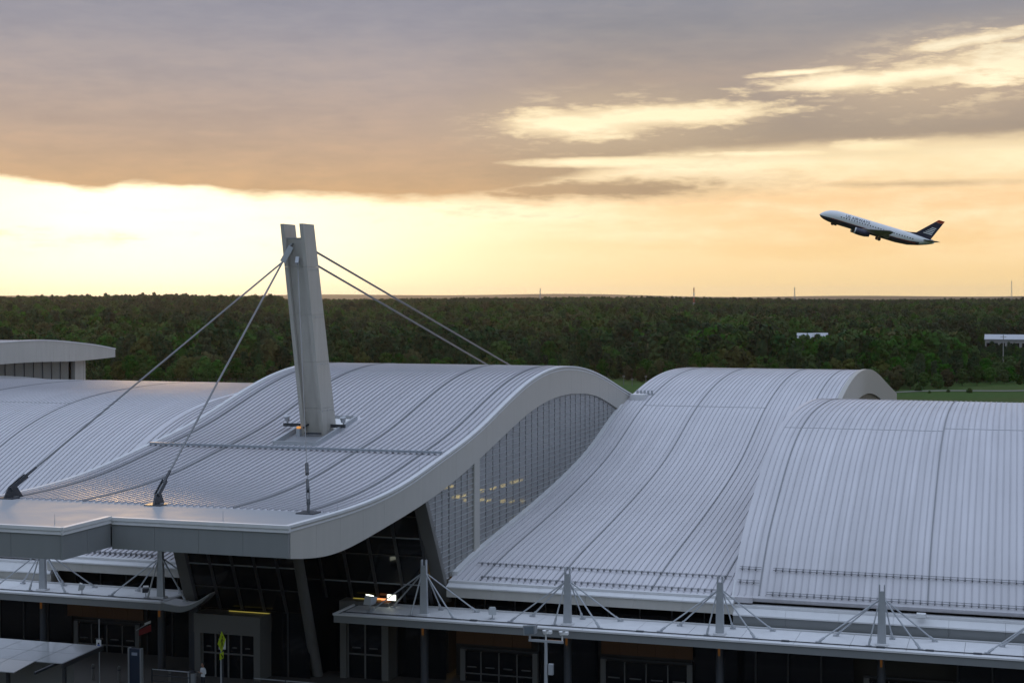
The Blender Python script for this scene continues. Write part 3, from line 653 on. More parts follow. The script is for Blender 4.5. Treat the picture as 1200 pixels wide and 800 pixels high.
# ------------------------------------------------------------------ clerestory vault far left
tX = thing('terminal_vault', 'distant beige curved vault with a glazed band, above the ribbed roof at the left edge', 'building', (-97, 140, 0))
prX = spline([(121, 18.9), (128, 19.3), (134, 19.42), (140, 19.42), (146, 19.0), (150, 18.6), (153.6, 18.1)])
prXb = spline([(121, 17.0), (128, 17.2), (134, 17.3), (140, 17.25), (146, 17.1), (150, 17.15), (153.6, 17.25)])
XX = -95.4
ys = frange(121, 153.6, 22)
m = MB(); m.strip(-128, XX-.12, offs(prX, ys, -.02), offs(prX, ys, -.4)); m.build('roof', M['roof'], tX, smooth=30)
m = MB()
for k in range(60): m.strip(-128+k*.54, -127.93+k*.54, offs(prX, ys, .05), offs(prX, ys, -.03))
m.build('roof_seam', M['seam'], tX, stuff=True)
for i in range(11):
    a, b = 121+i*2.963+.006, 121+(i+1)*2.963-.006; q = frange(a, b, 4)
    m = MB(); m.strip(XX-.12, XX+.12, [(t, prX(t)) for t in q], [(t, prXb(t)) for t in q]); m.build('fascia_panel', M['fascia'], tX)
m = MB(); m.strip(XX-.15, XX+.18, [(t, prX(t)+.12) for t in ys], [(t, prX(t)+.003) for t in ys]); m.build('edge_trim', M['trim'], tX)
yy = 121.
while yy < 146.5:
    m = MB(); m.box(XX-1.3, XX-1.25, yy+.05, yy+1.55, 13.5, prXb(yy+.8)+.1); m.build('pane', M['glass'], tX)
    m = MB(); m.box(XX-1.36, XX-1.15, yy-.05, yy+.05, 13.5, prXb(yy)+.1); m.build('mullion', M['frame'], tX); yy += 1.6
m = MB(); m.box(XX-1.5, XX-1.0, 147.4, 149.0, 13, prXb(148)+.1); m.build('pier', M['fascia'], tX)
m = MB(); m.box(-128, XX-2.6, 121.5, 149, 5, 17.1); m.build('interior', M['soffit'], tX)
m = MB(); m.box(-128, XX-1.0, 149.05, 149.4, 5, prXb(149)+.1); m.build('wall', M['fascia'], tX)
ys = frange(121, 149, 12); m = MB(); m.strip(XX-1.3, XX-.9, [(t, prLp(t)+.3) for t in ys], [(t, prLp(t)-.1) for t in ys]); m.build('base_flashing', M['trim'], tX)
# ------------------------------------------------------------------ kerb canopies hung from short masts
def canopy(label, outline, masts, cx):
    t = thing('kerb_canopy', label, 'canopy', (cx, 89, 0))
    m = MB(); m.prism(outline, 2, 4.28, 4.72); m.build('deck', M['fascia_shaded'], t)
    n = len(outline); cxo = sum(p[0] for p in outline)/n; cyo = 89.3
    m = MB()                                      # raised lip running round the edge
    for i in range(n):
        a, b = Vector((*outline[i], 0)), Vector((*outline[(i+1) % n], 0)); d = b-a
        if d.length < .05: continue
        m.bar((a.x, a.y, 4.77), (b.x, b.y, 4.77), .14, .10)
    m.build('edge_lip', M['trim'], t)
    x0, x1 = min(p[0] for p in outline), max(p[0] for p in outline)
    k = max(1, round((min(x1, 16)-max(x0, -78))/3.0)); a0, a1 = max(x0, -78)+.3, min(x1, 16)-.3
    for i in range(k):
        m = MB(); m.box(a0+(a1-a0)*i/k+.012, a0+(a1-a0)*(i+1)/k-.012, 87.62, 91.0, 4.724, 4.76); m.build('deck_panel', M['trim'], t)
    m = MB(); m.bar((a0, 88.05, 4.80), (a1, 88.05, 4.80), .05, .05); m.build('conduit', M['darksteel'], t)
    for x in masts:
        y = 88.75
        m = MB(); m.hexa([(x-.24, y-.12, 4.7), (x+.24, y-.12, 4.7), (x+.24, y+.12, 4.7), (x-.24, y+.12, 4.7), (x-.17, y-.12, 7.75), (x+.17, y-.12, 7.75), (x+.17, y+.12, 7.75), (x-.17, y+.12, 7.75)])
        for s in (-1, 1): m.box(x+s*.135-.03, x+s*.135+.03, y-.13, y+.13, 7.3, 8.12)
        po = m.build('canopy_mast', M['steel'], t)
        m = MB(); m.box(x-.34, x+.34, y-.3, y+.3, 4.765, 4.86); m.build('base_plate', M['trim'], po)
        for dx, yy in ((-3.4, 88.35), (-2.65, 90.35), (-.65, 88.2), (.45, 90.5), (2.1, 88.15), (2.75, 90.55)):
            m = MB(); q = Vector((x+dx, yy, 4.82)); p = Vector((x+(.12 if dx > 0 else -.12), y+(-.05 if yy < 89 else .05), 7.3))
            m.tube(p, q, .045, .045, 6); m.tube(q+(p-q).normalized()*.05, q+(p-q).normalized()*.4, .075, .075, 6); m.box(q.x-.16, q.x+.16, q.y-.1, q.y+.1, 4.765, 4.84); m.build('tie_rod', M['steel'], po)
        m = MB(); m.tube((x, 88.8, .12), (x, 88.8, 4.3), .24, .24, 12); co = m.build('column', M['darksteel'], t, smooth=50)
        m = MB(); m.box(x-.06, x+.06, 88.48, 88.56, 3.6, 4.2); m.build('lamp', M['amberglow'], co)
    return t
M['amberglow'] = mat('amber_lamp_and_glow', (.15, .07, .02), .5, emit=(1., .36, .05), estr=.045)
cr = canopy('long pale canopy on slim cable masts along the kerb, in front of the right vaults', [(-39.2, 87.3), (16, 87.3), (16, 91.2), (-37.0, 91.2), (-39.2, 90.9)], [-33.9+9*i for i in range(6)], -12)
cl = canopy('pale kerb canopy with a curled tapering end, at the lower left', [(-78, 87.3), (-51.0, 87.3), (-51.0, 91.2), (-78, 91.2)], [-60.6-9*i for i in range(2)]+[-51.86], -62)
wave = spline([(-51, 4.74), (-50.3, 4.66), (-49.6, 4.62), (-48.9, 4.78), (-48.2, 5.12), (-47.6, 5.5)])
m = MB(); Xs = frange(-50.99, -47.6, 16); back = [88.95-.9*((x+51)/3.4)**3 for x in Xs]; V_ = []
for x, b in zip(Xs, back): V_ += [(x, 87.3, wave(x)-.42+.34*((x+51)/3.4)**2), (x, 87.3, wave(x)), (x, b, wave(x)), (x, b, wave(x)-.42+.34*((x+51)/3.4)**2)]
F_ = [(4*i+k, 4*i+(k+1) % 4, 4*i+4+(k+1) % 4, 4*i+4+k) for i in range(16) for k in range(4)]+[(0, 1, 2, 3), (64, 65, 66, 67)]
m.add(V_, F_); tl_ = m.build('curled_tail', M['fascia_shaded'], cl, smooth=30)
m = MB(); V_ = []
for x, b in zip(Xs, back): V_ += [(x, 87.36, wave(x)+.003), (x, b-.06, wave(x)+.003), (x, b-.06, wave(x)+.05), (x, 87.36, wave(x)+.05)]
m.add(V_, F_); m.build('tail_sheet', M['trim'], tl_)
for x in (-30.5, -20.4, -12.1, -6.9, -4.3, -1.8, 1.2, 4.0):
    m = MB(); m.box(x-.22, x+.22, 87.95, 88.15, 4.765, 4.84); m.build('drain', M['darksteel'], cr)
def floodlight(label, x, y, z, lit=False, az=0., col='steel', s=1.):
    t = thing('floodlight', label, 'floodlight', (x, y, z), 'floodlights on the kerb canopies', local=True, rz=az)
    m = MB(); m.box(-.14*s, .14*s, -.14*s, .14*s, 0, .04); m.tube((0, 0, .04), (0, 0, .38*s), .035, .035, 6); m.build('stand', M['steel'], t)
    m = MB(); m.hexa([(-.22*s, -.10*s, .34*s), (.22*s, -.10*s, .34*s), (.22*s, .24*s, .3*s), (-.22*s, .24*s, .3*s), (-.22*s, -.24*s, .62*s), (.22*s, -.24*s, .62*s), (.18*s, .16*s, .72*s), (-.18*s, .16*s, .72*s)]); h = m.build('head', M[col], t)
    m = MB(); m.hexa([(-.18*s, -.02*s, .665*s), (.18*s, -.02*s, .665*s), (.16*s, .14*s, .728*s), (-.16*s, .14*s, .728*s), (-.18*s, -.03*s, .70*s), (.18*s, -.03*s, .70*s), (.16*s, .13*s, .762*s), (-.16*s, .13*s, .762*s)]); m.build('lens', M['lampw' if lit else 'white'], h)
floodlight('lit floodlight shining at the near end of the right canopy', -37.5, 89.0, 4.76, True, R_(160), s=1.35)
floodlight('small unlit floodlight on the right canopy between its first two masts', -29.6, 88.9, 4.76, False, R_(200))
floodlight('small pale unlit floodlight on the left canopy between its two masts', -57.3, 88.2, 4.76, False, R_(120))
floodlight('dark boxy floodlight on the left canopy next to its last mast', -52.8, 88.5, 4.76, False, R_(30), 'darksteel')
# ------------------------------------------------------------------ ground floor front under the canopies
def front(label, X0, X1, y, z1, pitch, doors, woods):
    t = thing('entrance_front', label, 'shop front', ((X0+X1)/2, y, .12))
    n = round((X1-X0)/pitch); w = (X1-X0)/n
    for i in range(n):
        a, b = X0+i*w, X0+(i+1)*w
        if any(d0-.3 < (a+b)/2 < d1+.3 for d0, d1 in doors): continue
        m = MB(); m.box(a+.05, b-.05, y, y+.05, .13, z1); m.build('pane', M['glassdark'], t)
        m = MB(); m.box(a-.04, a+.04, y-.07, y+.1, .13, z1); m.build('mullion', M['mullion'], t)
    for d0, d1 in doors:
        k = 4; dw = (d1-d0)/k
        for i in range(k):
            a = d0+i*dw; m = MB(); m.box(a+.04, a+dw-.04, y-.25, y-.2, .14, 1.96); d = m.build('door', M['glassdark'], t)
            m = MB(); m.box(a+.3, a+dw-.3, y-.33, y-.255, .99, 1.04); m.build('push_bar', M['frame'], d)
            m = MB(); m.box(a+.03, a+dw-.03, y-.31, y-.253, .58, .64); m.build('kick_rail', M['frame'], d)
            if i: m = MB(); m.box(a-.03, a+.03, y-.30, y-.16, .13, 1.965); m.build('door_post', M['frame'], t)
        for a in (d0, d1): m = MB(); m.box(a-.16, a+.16, y-.36, y-.1, .13, 2.1); m.build('jamb', M['frame'], t)
        m = MB(); m.box(d0-.16, d1+.16, y-.3, y-.1, 2.103, 2.2); m.build('door_head', M['mullion'], t)
    for a, b in woods:
        k = max(1, round((b-a)/1.2)); w2 = (b-a)/k
        for i in range(k): m = MB(); m.box(a+i*w2+.008, a+(i+1)*w2-.008, y-.42, y-.3, 2.45, 3.25); m.build('wood_panel', M['wood'], t)
    return t
front('dark glazed ground floor with brown wood panels under the right canopy', -33.5, 18, 92.4, 4.35, 1.9, ((-32.6, -27.9), (-23.6, -18.3), (-8, -3)), ((-33.0, -28.1), (-23.7, -18.1)))
front('dark glazed ground floor with brown wood panels under the left canopy', -78, -51.2, 92.4, 4.35, 1.9, ((-60.3, -55.6),), ((-60.9, -55.1),))
# ------------------------------------------------------------------ street things
# glass roofed shelter, lower left
ts = thing('bus_shelter', 'flat panel roofed shelter in the lower left corner by the road', 'shelter', (-55, 78.5, 0))
sx0, sx1 = -66.0, -51.6
def sh_z(y): return 3.0+(y-76)*.04 if y > 77 else 2.865
for i in range(8):
    for j, (ya, yb) in enumerate(((75.4, 77.4), (77.4, 79.4), (79.4, 81.4))):
        x0 = sx1-(i+1)*1.8; m = MB(); m.hexa([(x0+.02, ya+.02, sh_z(ya)), (x0+1.78, ya+.02, sh_z(ya)), (x0+1.78, yb-.02, sh_z(yb)), (x0+.02, yb-.02, sh_z(yb)), (x0+.02, ya+.02, sh_z(ya)+.05), (x0+1.78, ya+.02, sh_z(ya)+.05), (x0+1.78, yb-.02, sh_z(yb)+.05), (x0+.02, yb-.02, sh_z(yb)+.05)])
        if j == 0 and i < 1: continue
        m.build('roof_panel', M['shelter'] if 'shelter' in M else M.setdefault('shelter', mat('shelter_glass', (.42, .43, .44), .07, noise=.05, scale=1.2, spec=.8)), ts)
m = MB(); m.hexa([(sx1+.003, 77.3, 2.85), (sx1+.12, 77.3, 2.85), (sx1+.12, 81.5, 3.0), (sx1+.003, 81.5, 3.0), (sx1+.003, 77.3, 3.12), (sx1+.12, 77.3, 3.12), (sx1+.12, 81.5, 3.28), (sx1+.003, 81.5, 3.28)]); m.build('end_beam', M['darksteel'], ts)
for x in (-64, -60, -56, -52.2):
    m = MB(); m.box(x-.09, x+.09, 78.4, 78.58, 0, 2.98); m.build('post', M['darksteel'], ts)
    m = MB(); m.bar((x, 75.6, 2.9), (x, 81.2, 3.1), .12, .14); m.build('rafter', M['darksteel'], ts)
m = MB(); m.box(-64, -52.3, 79.6, 79.64, .4, 2.5); m.build('back_glass', M['glass'], ts)
m = MB(); m.box(-63, -53, 78.9, 79.35, .44, .5); m.build('bench', M['steel'], ts)
# information pylon
tp = thing('information_pylon', 'dark upright pylon with pale edges on the pavement beside the shelter', 'pylon', (-50.8, 83.9, .12))
m = MB(); m.box(-51.16, -50.44, 83.8, 84.0, .12, 2.62); m.build('panel', mat('pylon_face', (.035, .05, .085), .35), tp)
for x in (-51.25, -50.43): m = MB(); m.box(x, x+.085, 83.76, 84.04, .12, 2.66); m.build('edge_frame', M['steel'], tp)
m = MB(); m.box(-51.0, -50.62, 83.785, 83.797, 2.22, 2.40); m.build('header_mark', mat('pylon_mark', (.35, .4, .5), .5), tp)
# parking sign
def plate_sign(t, x, y, z0, z1, w, rz, m_):
    m = MB(); c, s = math.cos(rz), math.sin(rz)
    P = [(-w/2, -.012), (w/2, -.012), (w/2, .012), (-w/2, .012)]
    Q = [(x+a*c-b*s, y+a*s+b*c) for a, b in P]
    m.hexa([(*q, z0) for q in Q]+[(*q, z1) for q in Q]); return m
t = thing('parking_sign', 'white plate sign with small blue symbol on a thin pole left of the pylon', 'sign', (-53.2, 83.7, .12))
m = MB(); m.tube((-53.2, 83.72, .1), (-53.2, 83.72, 4.3), .035, .03, 6); m.build('pole', M['steel'], t)
pl = plate_sign(t, -53.2, 83.66, 2.45, 3.05, .34, 0, None).build('plate', M['white'], t)
m = MB(); m.box(-53.29, -53.11, 83.640, 83.646, 2.58, 2.76); m.build('symbol', M['blue'], pl)
m = MB(); m.tube((-53.2, 83.642, 2.82), (-53.2, 83.646, 2.82), .06, .06, 10); m.build('symbol', M['black'], pl)
# pedestrian crossing sign, seen almost edge on
t = thing('crossing_sign', 'yellow green diamond pedestrian sign with arrow plaque on a pole by the crossing', 'sign', (-44.9, 83.8, .12))
RZ = R_(97); c_, s_ = math.cos(RZ), math.sin(RZ)
def SP(a, b, z): return (-44.9+a*c_-b*s_, 83.8+a*s_+b*c_, z)
m = MB(); m.tube(SP(0, .05, .1), SP(0, .05, 3.9), .045, .045, 8); m.build('pole', M['steel'], t)
m = MB(); dpoly = [(0, -.62), (.62, 0), (0, .62), (-.62, 0)]
m.add([SP(a, -.015, 3.45+b) for a, b in dpoly]+[SP(a, .01, 3.45+b) for a, b in dpoly], [(0, 1, 2, 3), (4, 5, 6, 7), (0, 1, 5, 4), (1, 2, 6, 5), (2, 3, 7, 6), (3, 0, 4, 7)]); dia = m.build('diamond_plate', M['yellow'], t)
m = MB()
def flat(poly): m.add([SP(a, -.022, 3.45+b) for a, b in poly], [tuple(range(len(poly)))])
flat([(.06+.075*math.cos(k*math.pi/5), .27+.075*math.sin(k*math.pi/5)) for k in range(10)])
flat([(-.06, .19), (.10, .19), (.09, -.06), (-.07, -.06)]); flat([(-.07, -.04), (.02, -.06), (-.13, -.36), (-.22, -.36)]); flat([(.0, -.06), (.09, -.05), (.24, -.34), (.15, -.37)])
flat([(.08, .18), (.11, .12), (.25, .02), (.22, -.03)]); flat([(-.06, .18), (-.05, .10), (-.20, -.02), (-.24, .03)])
m.build('walking_figure', M['black'], dia)
m = plate_sign(t, *SP(0, 0, 0)[:2], 2.42, 2.80, .58, RZ, None); pq = m.build('arrow_plaque', M['yellow'], t)
m = MB(); m.add([SP(a, -.02, 2.61+b) for a, b in ((-.2, .12), (-.12, .14), (.08, -.02), (.14, .05), (.2, -.14), (-.02, -.12), (.03, -.07))], [tuple(range(7))]); m.build('arrow', M['black'], pq)
t = thing('white_sign', 'small white plate sign on a post with a forked top, behind the yellow crossing sign', 'sign', (-45.6, 85.2, .12))
m = MB(); m.tube((-45.6, 85.25, .1), (-45.6, 85.25, 3.7), .04, .035, 6)
for d in (-.28, .28): m.tube((-45.6, 85.25, 3.5), (-45.6+d, 85.25, 3.72), .03, .02, 5)
m.build('pole', M['darksteel'], t)
plate_sign(t, -45.6, 85.19, 2.65, 3.3, .42, R_(15), None).build('plate', M['white'], t)
# bollards and railings
def bollard(x, y, h, label):
    t = thing('bollard', label, 'bollard', (x, y, .12), 'bollards along the kerb', local=True)
    m = MB(); m.tube((0, 0, 0), (0, 0, h-.06), .09, .09, 10); m.tube((0, 0, h-.06), (0, 0, h), .09, .05, 10); m.build('post', M['frame'], t, smooth=40)
    m = MB(); m.tube((0, 0, h-.28), (0, 0, h-.2), .094, .094, 10); m.build('band', M['darksteel'], t)
for x, y, h, l in ((-52.75, 85.2, 1.0, 'pale bollard behind the parking sign pole'), (-54.6, 85.2, 1.0, 'pale bollard half hidden behind the shelter roof'), (-49.2, 85.2, 1.0, 'pale bollard to the right of the pylon'), (-41.0, 84.6, 1.0, 'pale bollard right of the crossing sign'), (-38.5, 84.6, 1.0, 'pale bollard left of the long dark railing')):
    bollard(x, y, h, l)
def railing(x0, x1, y, label):
    t = thing('railing', label, 'railing', ((x0+x1)/2, y, .12)); n = max(1, round((x1-x0)/2.2))
    for z in (.5, .85, 1.2):
        m = MB(); m.tube((x0, y, z), (x1, y, z), .03, .03, 6); m.build('rail', M['steel'] if z > 1 else M['darksteel'], t)
    for i in range(n+1): x = x0+(x1-x0)*i/n; m = MB(); m.box(x-.03, x+.03, y-.03, y+.03, .12, 1.24); m.build('rail_post', M['darksteel'], t)
railing(-43.2, -26.4, 84.6, 'dark tubular railing along the kerb in front of the tall glass, right of the crossing')
railing(-50.2, -47.6, 84.8, 'short dark railing between the pylon and the person in white')
# litter bin
t = thing('litter_bin', 'small grey round litter bin left of the person in white', 'bin', (-47.9, 85.6, .12), local=True)
m = MB(); m.tube((0, 0, 0), (0, 0, .85), .24, .27, 14); m.build('drum', M['steel'], t, smooth=40)
m = MB(); m.tube((0, 0, .852), (0, 0, 1.0), .28, .16, 14); m.build('lid', M['darksteel'], t, smooth=40)
# red and white flag banner by the doors
t = thing('banner', 'small slanted red and white banner above the doors behind the pylon', 'banner', (-54.6, 91.3, 2.0))
m = MB(); m.bar((-55.2, 91.3, 1.95), (-54.0, 91.1, 2.65), .05, .05); m.build('arm', M['steel'], t)
m = MB(); m.hexa([(-55.0, 91.28, 1.6), (-54.0, 91.12, 2.0), (-54.0, 91.15, 2.0), (-55.0, 91.31, 1.6), (-55.0, 91.28, 1.98), (-54.0, 91.12, 2.45), (-54.0, 91.15, 2.45), (-55.0, 91.31, 1.98)]); m.build('cloth', mat('banner_red', (.25, .02, .02), .7), t)
m = MB(); m.hexa([(-54.5, 91.15, 2.35), (-54.0, 91.07, 2.55), (-54.0, 91.1, 2.55), (-54.5, 91.18, 2.35), (-54.5, 91.15, 2.5), (-54.0, 91.07, 2.72), (-54.0, 91.1, 2.72), (-54.5, 91.18, 2.5)]); m.build('stripe', M['white'], t)
# light pole in front of the right canopy
t = thing('light_pole', 'pale pole with a cross arm and three lamp heads, in front of the right canopy', 'light pole', (-24.85, 84.1, 0))
X, Y = -24.85, 84.1
m = MB(); m.tube((X, Y, 0), (X, Y, 4.7), .13, .09, 12); m.build('pole', M['steel'], t, smooth=40)
m = MB(); m.bar((X-1.0, Y, 4.76), (X+1.02, Y, 4.76), .11, .13); arm = m.build('cross_arm', M['steel'], t)
m = MB(); m.box(X+.08, X+1.0, Y+.06, Y+.075, 4.80, 4.85); m.build('reflected_glow', M['amberglow'], arm)  # orange glow reflected along the arm, painted as an emitting strip, no lamp
m = MB(); m.hexa([(X-1.28, Y-.12, 5.02), (X-.62, Y-.12, 5.12), (X-.62, Y+.35, 5.12), (X-1.28, Y+.35, 5.02), (X-1.28, Y-.22, 5.60), (X-.58, Y-.22, 5.66), (X-.58, Y+.3, 5.60), (X-1.28, Y+.3, 5.52)]); m.box(X-.98, X-.88, Y-.05, Y+.05, 4.83, 5.05); fl = m.build('floodlight', M['steel'], t)
m = MB(); m.hexa([(X-1.2, Y-.17, 5.1), (X-.68, Y-.165, 5.18), (X-.68, Y-.145, 5.18), (X-1.2, Y-.15, 5.1), (X-1.2, Y-.245, 5.52), (X-.66, Y-.245, 5.58), (X-.66, Y-.22, 5.58), (X-1.2, Y-.22, 5.52)]); m.build('lens', mat('lamp_glass', (.2, .24, .28), .2), fl)
for x in (X, X+.95):
    m = MB(); m.tube((x, Y, 4.8), (x, Y, 5.16), .045, .045, 6); m.tube((x-.02, Y, 5.16), (x-.02, Y, 5.36), .13, .19, 10); m.box(x, x+.34, Y-.13, Y+.13, 5.2, 5.36); m.build('lamp_head', M['white'], t)
m = MB(); m.box(X+.16, X+.42, Y-.1, Y+.12, 2.9, 3.5); m.build('control_box', M['steel'], t)
# ------------------------------------------------------------------ person in a white shirt
def person(x, y, z, rz, label):
    t = thing('person', label, 'person', (x, y, z), local=True, rz=rz)
    V_, Ed, Rd = [], [], []
    def v(p, r): V_.append(p); Rd.append(r); return len(V_)-1
    def e(*a):
        for i, j in zip(a, a[1:]): Ed.append((i, j))
    pel = v((0, 0, .96), .145); wa = v((0, .0, 1.10), .125); ch = v((0, .01, 1.32), .155); nk0 = v((0, .015, 1.47), .075); nk = v((0, .0, 1.53), .055)
    hd0 = v((0, -.02, 1.60), .075); hd = v((0, -.015, 1.68), .095); hd1 = v((0, .0, 1.755), .075)
    e(pel, wa, ch, nk0, nk, hd0, hd, hd1)
    nose = v((0, -.125, 1.655), .014); e(hd, nose)
    for s in (-1, 1):
        ear = v((s*.095, .0, 1.665), .016); e(hd, ear)
        hp = v((s*.10, 0, .90), .095); kn = v((s*.11, -.03*s, .50), .062); an = v((s*.12, .05*s, .09), .042); toe = v((s*.14, -.12+.05*s, .04), .038); e(pel, hp, kn, an, toe)
        sh = v((s*.19, .01, 1.41), .062); el = v((s*.25, .02, 1.13), .045); wr = v((s*.12, -.24, 1.22), .030); pa = v((s*.07, -.30, 1.26), .034)
        e(ch, sh, el, wr, pa)
        for k in range(4):
            a = v((s*(.07-.02)+.018*(k-1.5), -.355-.006*(k % 2), 1.30), .009); b = v((s*.04+.018*(k-1.5), -.375, 1.325+.006*k), .008); e(pa, a, b)
        a = v((s*.085, -.33, 1.31), .010); b = v((s*.07, -.345, 1.345), .008); e(pa, a, b)
    me = bpy.data.meshes.new('body'); me.from_pydata(V_, Ed, []); o = bpy.data.objects.new('body', me); C.objects.link(o)
    sk = o.modifiers.new('skin', 'SKIN'); 
    for i, r in enumerate(Rd): me.skin_vertices[0].data[i].radius = (r, r*(.75 if i in (0, 1, 2) else 1))
    me.skin_vertices[0].data[0].use_root = True
    o.modifiers.new('sub', 'SUBSURF').levels = 1; o.modifiers['sub'].render_levels = 1
    dg = bpy.context.evaluated_depsgraph_get(); me2 = bpy.data.meshes.new_from_object(o.evaluated_get(dg)); bpy.data.objects.remove(o)
    o = bpy.data.objects.new('body', me2); C.objects.link(o); o.parent = t
    me2.materials.clear()
    for mm in (mat('skin', (.36, .20, .14), .6), mat('white_shirt', (.72, .74, .78), .8), mat('dark_trousers', (.02, .022, .03), .9), mat('dark_shoes', (.015, .015, .015), .6)): me2.materials.append(mm)
    for p in me2.polygons:
        c = p.center; r = math.hypot(c.x, c.y-.01)
        if c.z < .10: i = 3
        elif c.z < .97: i = 2
        elif c.z > 1.50: i = 0
        elif abs(c.x) > .05 and c.y < -.17: i = 0
        else: i = 1
        p.material_index = i; p.use_smooth = True
    m = MB(); n = 10
    for a in range(5):
        z0, z1 = 1.66+.025*a, 1.66+.025*(a+1); r0, r1 = .108*math.cos(a*.28), .108*math.cos((a+1)*.28)
        m.tube((0, .014, z0), (0, .014, z1), r0, max(r1, .02), 12, cap=(a == 4))
    m.build('hair', M['black'], t, smooth=60)
    for s in (-1, 1): m = MB(); m.tube((s*.035, -.098, 1.69), (s*.035, -.108, 1.69), .012, .008, 8); m.build('eye', M['black'], t)
    m = MB(); m.box(-.025, .025, -.106, -.095, 1.612, 1.62); m.build('mouth', M['red'], t)
    m = MB(); m.box(-.035, .035, -.372, -.360, 1.27, 1.40); m.build('phone', M['black'], t)
person(-46.6, 84.6, .12, R_(-25), 'standing person in a white shirt and dark trousers holding a phone, on the pavement')
